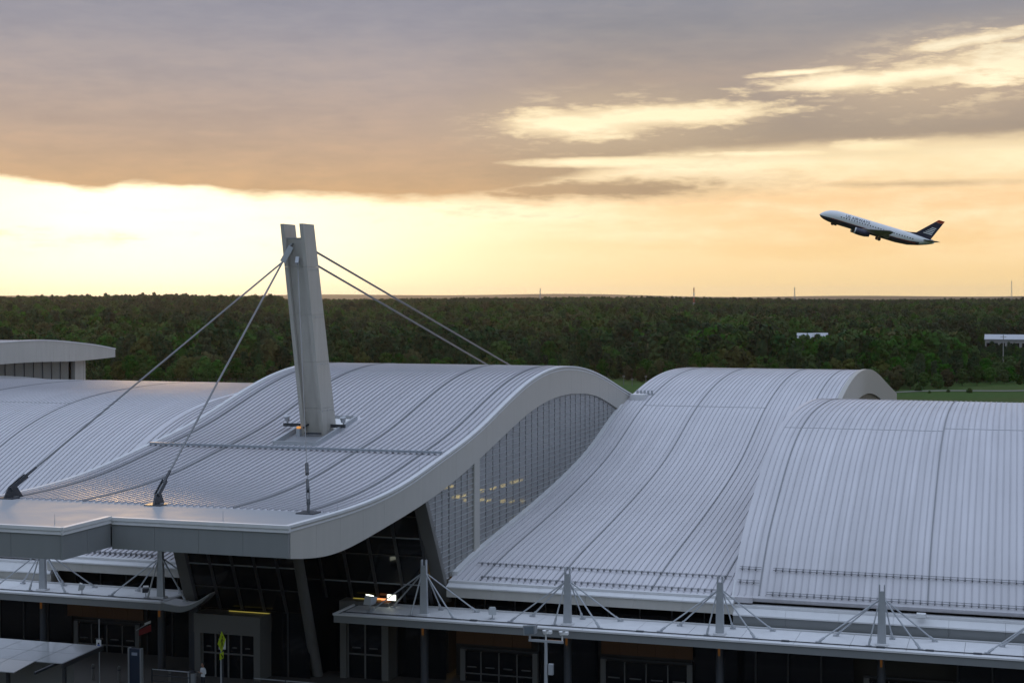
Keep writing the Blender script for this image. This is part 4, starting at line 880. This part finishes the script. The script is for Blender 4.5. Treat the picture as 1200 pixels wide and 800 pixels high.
# ------------------------------------------------------------------ climbing airliner
def airliner():
    D = Vector((-38.34, 464.03, 43.09)); t = bpy.data.objects.new('airliner', None); C.objects.link(t)
    tag(t, 'twin engined airliner climbing to the left with white body, dark belly and blue tail', 'airplane')
    view = (D-Vector((0, 0, H))).normalized(); fwd = Vector((-math.cos(YAW), -math.sin(YAW), 0))
    az = math.atan2(fwd.y, fwd.x)-R_(5)
    t.location = D; t.rotation_euler = Euler((R_(-5), R_(-17.2), az), 'XYZ'); t['local'] = 1
    def side(x, r):
        pass
    secs = [(16.7, .08, -.55), (16.2, .62, -.48), (15.3, 1.15, -.32), (14.0, 1.58, -.14), (12.2, 1.84, -.02), (10, 1.88, 0), (0, 1.88, 0), (-6, 1.88, 0), (-9.5, 1.72, .14), (-12.5, 1.30, .48), (-14.8, .82, .82), (-16.2, .40, 1.02), (-16.7, .12, 1.08)]
    n = 24; m = MB(); V_, F_, Mi = [], [], []
    for x, r, z in secs: V_ += [(x, r*math.sin(2*math.pi*k/n), z+r*1.04*math.cos(2*math.pi*k/n)) for k in range(n)]
    for i in range(len(secs)-1):
        for k in range(n):
            f = (i*n+k, i*n+(k+1) % n, (i+1)*n+(k+1) % n, (i+1)*n+k); F_.append(f)
            c = math.cos(2*math.pi*(k+.5)/n); xm = (secs[i][0]+secs[i+1][0])/2
            Mi.append(1 if c < (-.30 if xm > -12 else -.62) else 0)
    m.v, m.f, m.m = V_, F_+[tuple(range(n)), tuple(range(len(V_)-n, len(V_)))], Mi+[0, 0]
    silver = mat('airliner_white', (.74, .75, .77), .35); navy = mat('airliner_navy', (.012, .018, .05), .4); grey = mat('airliner_grey', (.20, .20, .20), .45); redm = mat('airliner_red', (.45, .05, .015), .4)
    fus = m.build('fuselage', [silver, navy], t, smooth=45)
    m = MB()
    for s in (-1, 1): m.strip(-11.5, 13.4, [(s*1.80, -.50), (s*1.815, -.50)], [(s*1.78, -.60), (s*1.795, -.60)]); 
    m.build('cheat_line', redm, fus)
    for s in (-1, 1):
        for k in range(28):
            x = 10.6-k*.78; m = MB(); m.box(x, x+.26, s*1.845-.02, s*1.845+.02, .36, .68); m.build('window', M['glassdark'], fus)
    m = MB(); m.hexa([(14.6, -.95, .45), (15.35, -.5, .35), (15.35, .5, .35), (14.6, .95, .45), (14.2, -.85, 1.05), (14.75, -.45, .95), (14.75, .45, .95), (14.2, .85, 1.05)]); m.build('cockpit_window', M['glassdark'], t)
    def foil(P, th):                              # tapered aerofoil slab from chord lines (root le, root te, tip le, tip te, up vector)
        (a, b, c, d), up = P; a, b, c, d, up = map(Vector, (a, b, c, d, up)); m = MB(); V_ = []
        for le, te, k in ((a, b, 1.), (c, d, .45)):
            for f, h in ((0, 0), (.12, .8), (.35, 1.), (.7, .6), (1, 0), (.7, -.35), (.35, -.5), (.12, -.45)): V_.append(le.lerp(te, f)+up*h*th*k)
        return m.add(V_, [(i, (i+1) % 8, 8+(i+1) % 8, 8+i) for i in range(8)]+[tuple(range(8)), tuple(range(8, 16))])
    for s in (-1, 1):
        foil((((4.8, s*1.5, -1.15), (-2.9, s*1.5, -1.25), (-1.5, s*14.4, .75), (-3.1, s*14.4, .72)), (0, 0, 1)), .42).build('wing', grey, t, smooth=30)
        m = MB(); m.hexa([(-1.9, s*2.2, -1.35), (-3.2, s*2.2, -1.8), (-3.4, s*8, -.75), (-2.2, s*8, -.35), (-1.9, s*2.2, -1.25), (-3.2, s*2.2, -1.7), (-3.4, s*8, -.65), (-2.2, s*8, -.25)]); m.build('flap', grey, t)
        foil((((-13.0, s*.4, 1.1), (-16.2, s*.4, 1.1), (-16.1, s*6.3, 1.75), (-17.3, s*6.3, 1.75)), (0, 0, 1)), .18).build('stabiliser', grey, t, smooth=30)
        m = MB(); Rg = [(6.3, .80), (6.0, .94), (4.9, 1.0), (3.3, .94), (2.0, .62)]
        for (x0, r0), (x1, r1) in zip(Rg, Rg[1:]): m.tube((x0, s*4.85, -1.95), (x1, s*4.85, -1.95), r0, r1, 16, cap=False)
        e = m.build('engine', navy, t, smooth=50)
        m = MB(); m.tube((6.35, s*4.85, -1.95), (6.1, s*4.85, -1.95), 0.86, .93, 16, cap=False); m.build('intake_ring', silver, e, smooth=40)
        m = MB(); m.tube((6.0, s*4.85, -1.95), (5.9, s*4.85, -1.95), .84, .84, 16); m.build('fan', M['black'], e)
        m = MB(); m.hexa([(4.2, s*4.85-.12, -1.2), (1.0, s*4.85-.12, -1.3), (1.0, s*4.85+.12, -1.3), (4.2, s*4.85+.12, -1.2), (2.6, s*4.85-.12, -.6), (.2, s*4.85-.12, -.75), (.2, s*4.85+.12, -.75), (2.6, s*4.85+.12, -.6)]); m.build('pylon', grey, e)
        m = MB(); m.bar((-1.0, s*2.6, -1.4), (-1.2, s*2.6, -2.3), .3, .3, (1, 0, 0))
        for dy in (-.35, .35): m.tube((-1.2, s*2.6+dy-.16, -2.35), (-1.2, s*2.6+dy+.16, -2.35), .5, .5, 12)
        m.build('main_gear', M['black'], t)
    m = MB(); m.bar((12.2, 0, -1.6), (12.4, 0, -2.1), .2, .2, (1, 0, 0))
    for dy in (-.2, .2): m.tube((12.4, dy-.1, -2.15), (12.4, dy+.1, -2.15), .34, .34, 12)
    m.box(11.2, 12.8, -.55, -.5, -2.3, -1.6); m.box(11.2, 12.8, .5, .55, -2.3, -1.6); m.build('nose_gear', M['black'], t)
    def finp(z): # leading and trailing x of the fin at height z
        k = (z-1.4)/(7.6-1.4); return -9.9-5.9*k, -15.3-2.3*k
    def finslab(z0, z1, w, x0f=0., x1f=1.):
        m = MB(); P = []
        for z in (z0, z1):
            a, b = finp(z); L = b-a; xa, xb = a+L*x0f, a+L*x1f; P += [(xa, -w, z), (xa, w, z), (xb, w, z), (xb, -w, z)]
        return m.hexa(P)
    fin = finslab(1.3, 6.9, .17).build('fin', navy, t)
    finslab(6.91, 7.7, .17).build('fin_tip', redm, fin)
    m = MB(); m.hexa([(-5.8, -.1, 1.8), (-5.8, .1, 1.8), (-10.2, .12, 1.5), (-10.2, -.12, 1.5), (-9.2, -.05, 2.1), (-9.2, .05, 2.1), (-11.2, .1, 2.6), (-11.2, -.1, 2.6)]); m.build('dorsal_fin', navy, fin)
    for k in range(5): finslab(3.0+k*.48, 3.26+k*.48, .185, .30+.02*k, .86-.02*k).build('flag_stripe', silver, fin)
    cu = bpy.data.curves.new('t', 'FONT'); cu.body = 'US AIRWAYS'; cu.size = 1.25; cu.extrude = .01
    to = bpy.data.objects.new('t', cu); C.objects.link(to); dg = bpy.context.evaluated_depsgraph_get(); me = bpy.data.meshes.new_from_object(to.evaluated_get(dg)); bpy.data.objects.remove(to)
    me.materials.clear(); me.materials.append(navy)
    for s in (-1, 1):
        o = bpy.data.objects.new('lettering', me); C.objects.link(o); o.parent = fus
        if s > 0: o.matrix_local = Matrix.Translation((9.6, 1.70, .82)) @ Euler((R_(90-24), 0, R_(180)), 'XYZ').to_matrix().to_4x4()
        else: o.matrix_local = Matrix.Translation((1.6, -1.70, .82)) @ Euler((R_(90-24), 0, 0), 'XYZ').to_matrix().to_4x4()
airliner()
# ------------------------------------------------------------------ woodland beyond the terminal
def leaf_mat(name, col):
    m = mat(name, col, .85, spec=.15); nt = m.node_tree; b = nt.nodes['Principled BSDF']
    oi = nt.nodes.new('ShaderNodeObjectInfo'); t = nt.nodes.new('ShaderNodeTexCoord')
    n = nt.nodes.new('ShaderNodeTexNoise'); n.inputs['Scale'].default_value = .5; n.inputs['Detail'].default_value = 3; nt.links.new(t.outputs['Object'], n.inputs['Vector'])
    r = E(nt, oi.outputs['Random'])
    n3 = nt.nodes.new('ShaderNodeTexNoise'); n3.inputs['Scale'].default_value = .0065; n3.inputs['Detail'].default_value = 5; n3.inputs['Roughness'].default_value = .6; nt.links.new(oi.outputs['Location'], n3.inputs['Vector'])
    g = E(nt, n3.outputs[0])-.5
    hs = nt.nodes.new('ShaderNodeHueSaturation'); hs.inputs['Color'].default_value = (*col, 1)
    nt.links.new((r*.05+.478+g*.09).v, hs.inputs['Hue']); nt.links.new((r*.4+.85).v, hs.inputs['Saturation'])
    nt.links.new((((r*7.31).fn('FRACT'))*.8+.75+(E(nt, n.outputs[0])-.5)*1.1+g*1.7).fn('MAXIMUM', .12).v, hs.inputs['Value'])
    nt.links.new(hs.outputs[0], b.inputs['Base Color']); return m
ML = [leaf_mat('leaves_green', (.028, .060, .011)), leaf_mat('needles_dark', (.016, .036, .012)), leaf_mat('leaves_olive', (.043, .046, .013))]
MT = mat('bark', (.06, .045, .035), .9)
def crown_mesh(name, h, r, z0, nclump, nleaf, leaf, m_, conic=0., seed=0):
    rng = random.Random(seed); V_, F_ = [], []
    for c in range(nclump):
        u = rng.random(); th = rng.random()*6.283; zz = z0+(h-z0)*(.06+.9*u)
        k = (zz-z0)/(h-z0); env = (math.sin(math.pi*min(1, .12+k*.86))**.6)*(1-conic*k)
        rr = r*env*(rng.random()**.45)*.85; cx, cy = rr*math.cos(th), rr*math.sin(th)
        cr = r*(.26+.22*rng.random())*(1-.45*k*conic)
        for l in range(nleaf):
            p = Vector((rng.gauss(0, 1), rng.gauss(0, 1), rng.gauss(0, .8))); p = p.normalized()*cr*(.55+.5*rng.random())
            q = Vector((cx, cy, zz))+Vector((p.x, p.y, p.z*.75))
            nrm = (p.normalized()+Vector((rng.uniform(-.4, .4), rng.uniform(-.4, .4), rng.uniform(-.2, .5)))).normalized()
            a = nrm.orthogonal().normalized(); a = (Matrix.Rotation(rng.random()*6.28, 3, nrm) @ a); b = nrm.cross(a); s = leaf*(.6+.8*rng.random())
            k0 = len(V_); V_ += [q-a*s-b*s*.6, q+a*s-b*s*.7, q+a*s*.7+b*s*.7, q-a*s*.8+b*s*.6]; F_.append((k0, k0+1, k0+2, k0+3))
    # an uneven inner body of foliage so that light does not pass straight through
    k0 = len(V_); nz, na_ = 5, 8
    for i in range(nz):
        k = i/(nz-1); zz = z0+(h-z0)*(.05+.85*k); env = (math.sin(math.pi*min(1, .12+k*.86))**.6)*(1-conic*k)
        V_ += [Vector((r*env*rng.uniform(.5, .72)*math.cos(a*6.283/na_), r*env*rng.uniform(.5, .72)*math.sin(a*6.283/na_), zz+rng.uniform(-.4, .4))) for a in range(na_)]
    F_ += [(k0+i*na_+a, k0+i*na_+(a+1) % na_, k0+(i+1)*na_+(a+1) % na_, k0+(i+1)*na_+a) for i in range(nz-1) for a in range(na_)]
    me = bpy.data.meshes.new(name); me.from_pydata([tuple(v) for v in V_], [], F_); me.materials.append(m_); return me
def trunk_mesh(h, r, seed):
    rng = random.Random(seed); m = MB(); m.tube((0, 0, -.6), (0, 0, h*.45), r, r*.7, 7); m.tube((0, 0, h*.45), (.1, 0, h*.88), r*.7, r*.2, 6)
    for i in range(5):
        a = rng.random()*6.28; z = h*(.3+.1*i); l = h*.2; m.tube((0, 0, z), (math.cos(a)*l, math.sin(a)*l, z+l*.7), r*.4, r*.12, 5)
    o = m.build('tmp', MT); me = o.data; bpy.data.objects.remove(o); return me
NEAR = [(crown_mesh('crown', 12, 4.2, 2.0, 46, 34, .40, ML[0], 0, 1), trunk_mesh(12, .24, 1), 'broadleaf_tree'), (crown_mesh('crown', 13, 3.3, 3.5, 44, 34, .38, ML[1], .55, 2), trunk_mesh(13, .22, 2), 'pine_tree'),
        (crown_mesh('crown', 11, 4.6, 1.2, 48, 34, .42, ML[2], .1, 3), trunk_mesh(11, .24, 3), 'broadleaf_tree'), (crown_mesh('crown', 14, 3.8, 4.0, 44, 34, .40, ML[1], .3, 4), trunk_mesh(14, .25, 4), 'pine_tree'), (crown_mesh('crown', 9, 4.0, .6, 44, 34, .40, ML[0], 0, 5), trunk_mesh(9, .2, 5), 'broadleaf_tree')]
ZONES = [(128, 'behind the glazed vault at the far left'), (250, 'behind the wire fence at left'), (345, 'behind the grass left of the mast'), (480, 'beyond the roof crest right of the mast'),
         (610, 'beyond the middle of the wave crest'), (725, 'beyond the arched end of the wave roof'), (790, 'beyond the gap between the big roofs'), (900, 'beyond the broad vault, left half'), (1010, 'beyond the broad vault, right half'), (1060, 'behind the beige gable'), (1130, 'at the left part of the field'), (2000, 'at the right part of the field')]
def tree_label(nm, px, row):
    z = next(t for p, t in ZONES if px < p); k = {'broadleaf_tree': 'leafy green tree', 'pine_tree': 'dark pine'}[nm]
    r = ('front row', 'second row', 'third row')[row]
    return k+' in the '+r+' '+z, k+'s in the '+r+' '+z
def plant_tree(i, x, y, s, rz, label=None, px=0, row=0):
    cm, tmesh, nm = NEAR[i]; o = bpy.data.objects.new(nm, None); C.objects.link(o); o.location = (x, y, terrain(x, y)-.1); o.rotation_euler = (0, 0, rz); o.scale = (s, s, s*random.uniform(.9, 1.12))
    if label: tag(o, label, 'tree')
    else: a, b = tree_label(nm, px, row); tag(o, a, 'tree', b)
    if row and nm == 'pine_tree': o.scale.z *= 1.15
    for n_, me in (('trunk', tmesh), ('crown', cm)):
        c = bpy.data.objects.new(n_, me); C.objects.link(c); c.parent = o
    return o
def polar(px, d): a = math.atan((px-600)/1850)-YAW; return d*math.sin(a), d*math.cos(a)
# clearings: (px range as bearing, near, far) kept free of tall trees so that the far buildings show
def az_of(px): return math.atan((px-600)/1850)
def clear_h(az, d):
    if az_of(915) < az < az_of(985) and 600 < d < 800: return .30
    if az_of(1130) < az < az_of(1260) and 590 < d < 850: return .40
    if az_of(1130) < az < az_of(1260) and 850 <= d < 880: return 0
    return 1.
rng = random.Random(11); n_near = 0; pts = []
def edge_d(az): return 548+22*math.sin(az*19+.7)+14*math.sin(az*47)+(36 if az < az_of(360) and az > az_of(255) else 0)
# first rows: individual trees
spots = []
for row in range(3):
    px = -40
    while px < 1250 and len(spots) < 262:
        az = az_of(px); d = edge_d(az)+row*11+rng.uniform(-4, 4); spots.append((px, d, row)); px += rng.uniform(12.5, 17.5)
for px, d, row in spots:
    az = az_of(px); x, y = polar(px, d)
    low = .72 if px > 1040 else (.85 if px > 330 else 1.0)
    s = (.62, .82, 1.0)[row]*low*rng.uniform(.8, 1.25); i = rng.choice((0, 0, 2, 4, 4) if row == 0 else (0, 1, 2, 3, 4))
    plant_tree(i, x, y, s, rng.random()*6.28, None, px, row); n_near += 1
plant_tree(0, *polar(1022, 540), 1.25, .4, 'large dark round tree rising just behind the right end of the broad vault')
plant_tree(2, *polar(862, 545), 1.1, 1.4, 'olive green full tree beyond the left part of the broad vault ridge')
for px, d, s in ((1077, 515, .24), (1112, 512, .13), (1137, 511, .19), (1090, 506, .11)):
    x, y = polar(px, d); me = NEAR[4][0]; o = bpy.data.objects.new('shrub', me); C.objects.link(o); o.location = (x, y, terrain(x, y)-.3); o.scale = (s*1.3, s*1.3, s)
    tag(o, {1077: 'widest dark shrub, leftmost in the green field beyond the nearest roof', 1090: 'tiny shrub close to the right of the widest shrub in the field', 1112: 'low small shrub in the middle of the field before the pale path', 1137: 'rightmost dark shrub in the green field, near the pale path'}[px], 'shrub', 'shrubs in the field')
# the wood as a mass: points carrying instanced trees
FAR = [crown_mesh('crown', 12, 4.4, 1.0, 34, 18, .50, ML[0], 0, 21), crown_mesh('crown', 14, 3.6, 2.5, 34, 18, .48, ML[1], .5, 22), crown_mesh('crown', 11, 4.8, .8, 34, 18, .52, ML[2], .1, 23), crown_mesh('crown', 13, 4.0, 1.5, 34, 18, .48, ML[1], .2, 24), crown_mesh('crown', 12, 4.2, 1., 34, 18, .50, ML[0], .3, 25)]
P, SC, RT, IX = [], [], [], []
N = 56000; k = 0
while k < N:
    az = rng.uniform(-.40, .38); u = rng.random(); d = 575+1950*u**1.35
    if d < edge_d(az)+34: continue
    if clear_h(az, d) == 0: continue
    k += 1
    x = d*math.sin(az-YAW); y = d*math.cos(az-YAW)
    h = clear_h(az, d)*(rng.uniform(.6, 1.15) if rng.random() < .85 else rng.uniform(1.15, 1.5))*(1+.22*math.sin(az*31+d*.011)*math.sin(d*.006+az*13))
    if d > 1450: h = .8+(h-.8)*.35
    if 1400 < d and az < az_of(330): h *= rng.choice((1.1, 1.2, 1.45))
    P.append((x, y, terrain(x, y)-.3)); SC.append(h*.9); RT.append(rng.random()*6.28)
    zone = math.sin(x*.013+1)*math.sin(y*.009)+rng.uniform(-.7, .7)
    IX.append(rng.choice((1, 3)) if zone > .35 else rng.choice((0, 4)) if zone > -.4 else rng.choice((2, 0)))
me = bpy.data.meshes.new('forest'); me.from_pydata(P, [], [])
for n_, ty, vals in (('scl', 'FLOAT', SC), ('rot', 'FLOAT', RT), ('idx', 'INT', IX)):
    a = me.attributes.new(n_, ty, 'POINT'); a.data.foreach_set('value', vals)
fo = bpy.data.objects.new('forest', me); C.objects.link(fo); tag(fo, 'wide mass of mixed dark woodland reaching to the horizon', 'forest'); fo['kind'] = 'stuff'
src = bpy.data.collections.new('forest_sources')
for i, c in enumerate(FAR): src.objects.link(bpy.data.objects.new('tree_source_%d' % i, c))
ng = bpy.data.node_groups.new('forest', 'GeometryNodeTree')
ng.interface.new_socket('Geometry', in_out='INPUT', socket_type='NodeSocketGeometry'); ng.interface.new_socket('Geometry', in_out='OUTPUT', socket_type='NodeSocketGeometry')
gi, go = ng.nodes.new('NodeGroupInput'), ng.nodes.new('NodeGroupOutput')
mp = ng.nodes.new('GeometryNodeMeshToPoints'); ip = ng.nodes.new('GeometryNodeInstanceOnPoints'); ci = ng.nodes.new('GeometryNodeCollectionInfo')
ci.inputs['Collection'].default_value = src; ci.inputs['Separate Children'].default_value = True; ci.inputs['Reset Children'].default_value = True
def attr(n_, ty): a = ng.nodes.new('GeometryNodeInputNamedAttribute'); a.data_type = ty; a.inputs['Name'].default_value = n_; return a.outputs['Attribute']
cx = ng.nodes.new('ShaderNodeCombineXYZ')
L = ng.links.new
L(gi.outputs[0], mp.inputs[0]); L(mp.outputs[0], ip.inputs['Points']); L(ci.outputs[0], ip.inputs['Instance']); ip.inputs['Pick Instance'].default_value = True
L(attr('idx', 'INT'), ip.inputs['Instance Index']); L(attr('rot', 'FLOAT'), cx.inputs[2]); L(cx.outputs[0], ip.inputs['Rotation']); L(attr('scl', 'FLOAT'), ip.inputs['Scale'])
L(ip.outputs[0], go.inputs[0])
md = fo.modifiers.new('forest', 'NODES'); md.node_group = ng
# ------------------------------------------------------------------ far things among the trees
def far_building(label, px, d, w, dep, h, bays):
    x, y = polar(px, d); az = math.atan2(-x, y)
    t = thing('far_building', label, 'building', (x, y, terrain(x, y)), local=True, rz=az)
    m = MB(); m.box(-w/2, w/2, 0, dep, -.5, h); wl_ = m.build('wall', M['concrete'], t)
    m = MB(); m.prism([(-.5, h+.003), (dep+.5, h+.003), (dep+.5, h+.3), (dep/2, h+2.6), (-.5, h+.3)], 0, -w/2-.4, w/2+.4); m.build('roof', mat('pale_far_roof', (.40, .41, .44), .6), t)
    for i in range(bays):
        a = -w/2+w*(i+.2)/bays; m = MB(); m.box(a, a+w*.6/bays, -.06, -.003, h*.35, h*.75); m.build('window', M['glassdark'], wl_)
far_building('small white roofed building among dark trees, left of centre in the right wood', 945, 752, 8, 9, 9.6, 3)
far_building('white roofed building among dark trees, right neighbour of the small one', 962, 768, 6, 10, 9.2, 4)
far_building('long low white roofed shed among trees at the right edge', 1188, 850, 28, 18, 6.4, 8)
far_building('tiny pale house half hidden in the trees beyond the broad vault', 897, 700, 7, 8, 5.5, 2)
def tower(label, px, d, top_v, w, red=False):
    x, y = polar(px, d); z0 = terrain(x, y); zt = H+(347-top_v)/1850*d
    t = thing('lattice_tower', label, 'tower', (x, y, z0), 'thin towers on the horizon', local=True); h = zt-z0
    n = max(4, int(h/5))
    ma, mb_ = mat('tower_red', (.35, .06, .03), .6) if red else M['steel'], M['steel']
    for k in range(n):
        m = MB(); za, zb = h*k/n, h*(k+1)/n; wa, wb = w*(1-.75*k/n), w*(1-.75*(k+1)/n)
        c0 = [(wa*math.cos(a), wa*math.sin(a), za) for a in (0, 2.094, 4.189)]; c1 = [(wb*math.cos(a), wb*math.sin(a), zb) for a in (0, 2.094, 4.189)]
        for i in range(3):
            m.bar(c0[i], c1[i], .35, .35); m.bar(c0[i], c1[(i+1) % 3], .16, .16); m.bar(c1[i], c1[(i+1) % 3], .16, .16)
        m.build('tower_section', ma if k % 2 == 0 else mb_, t)
    m = MB(); m.tube((0, 0, h), (0, 0, h*1.06), .12, .05, 6); m.build('aerial', M['steel'], t)
tower('short reddish lattice tower on the horizon above the broad vault', 813, 1700, 337, 1.5, True)
tower('faint grey lattice tower on the horizon right of the mast cables', 633, 2100, 338, 1.3)
tower('tallest thin lattice tower on the horizon near the right edge', 1185, 2200, 330, 1.4)
tower('short lattice tower on the horizon just below the airliner nose', 931, 2000, 337, 1.4)
# fence of the airfield beyond the left roofs
tf = thing('airfield_fence', 'thin wire fence line beyond the ribbed roof at the left', 'fence', (*polar(220, 535), -6))
prev = None
for k in range(23):
    px = 118+k*9; x, y = polar(px, 532); z = terrain(x, y)
    m = MB(); m.tube((x, y, z), (x, y, z+(2.9 if k != 15 else 4.2)), .06, .06, 5); m.build('fence_post', M['darksteel'], tf)
    if prev:
        m = MB()
        for q in (.1, .8, 1.5, 2.2, 2.75): m.bar((prev[0], prev[1], prev[2]+q), (x, y, z+q), .035, .035)
        m.build('fence_wire', M['darksteel'], tf)
    prev = (x, y, z)
for px, h, lb in ((731, 3.4, 'left tall pale light post in the grass between the two big roofs'), (741, 2.4, 'short pale light post between two taller ones, in the grass gap'), (757, 3.4, 'right tall pale light post, nearest the broad vault, in the grass gap')):
    x, y = polar(px, 530); t = thing('approach_light', lb, 'light post', (x, y, terrain(x, y)), 'light posts between the two big roofs', local=True)
    m = MB(); m.tube((0, 0, 0), (0, 0, h-.5), .14, .10, 6); m.build('post', M['frame'], t)
    m = MB(); m.box(-.35, .35, -.3, .3, h-.5, h); m.build('lamp_head', M['frame'], t)
x, y = polar(1176, 640); t = thing('utility_pole', 'bare wooden utility pole standing among the trees at the right', 'pole', (x, y, terrain(x, y)), local=True)
m = MB(); m.tube((0, 0, 0), (0, 0, 15), .22, .15, 7); m.build('pole', M['concrete'], t); m = MB(); m.bar((-1.1, 0, 14.2), (1.1, 0, 14.2), .18, .18); m.build('crossarm', M['concrete'], t)
# ------------------------------------------------------------------ thin evening haze over the whole place
HAZE = 2.6e-5
m = MB(); m.box(-16500, 16500, -16500, 16500, -40, 110); hz = m.build('haze', bpy.data.materials.new('haze_air')); hz['kind'] = 'stuff'
hm = hz.data.materials[0]; hm.use_nodes = True; nt = hm.node_tree; nt.nodes.clear()
pv = nt.nodes.new('ShaderNodeVolumePrincipled'); pv.inputs['Density'].default_value = HAZE; pv.inputs['Color'].default_value = (.85, .85, .88, 1); pv.inputs['Anisotropy'].default_value = .55
ou = nt.nodes.new('ShaderNodeOutputMaterial'); nt.links.new(pv.outputs[0], ou.inputs['Volume'])
print('near trees', n_near)
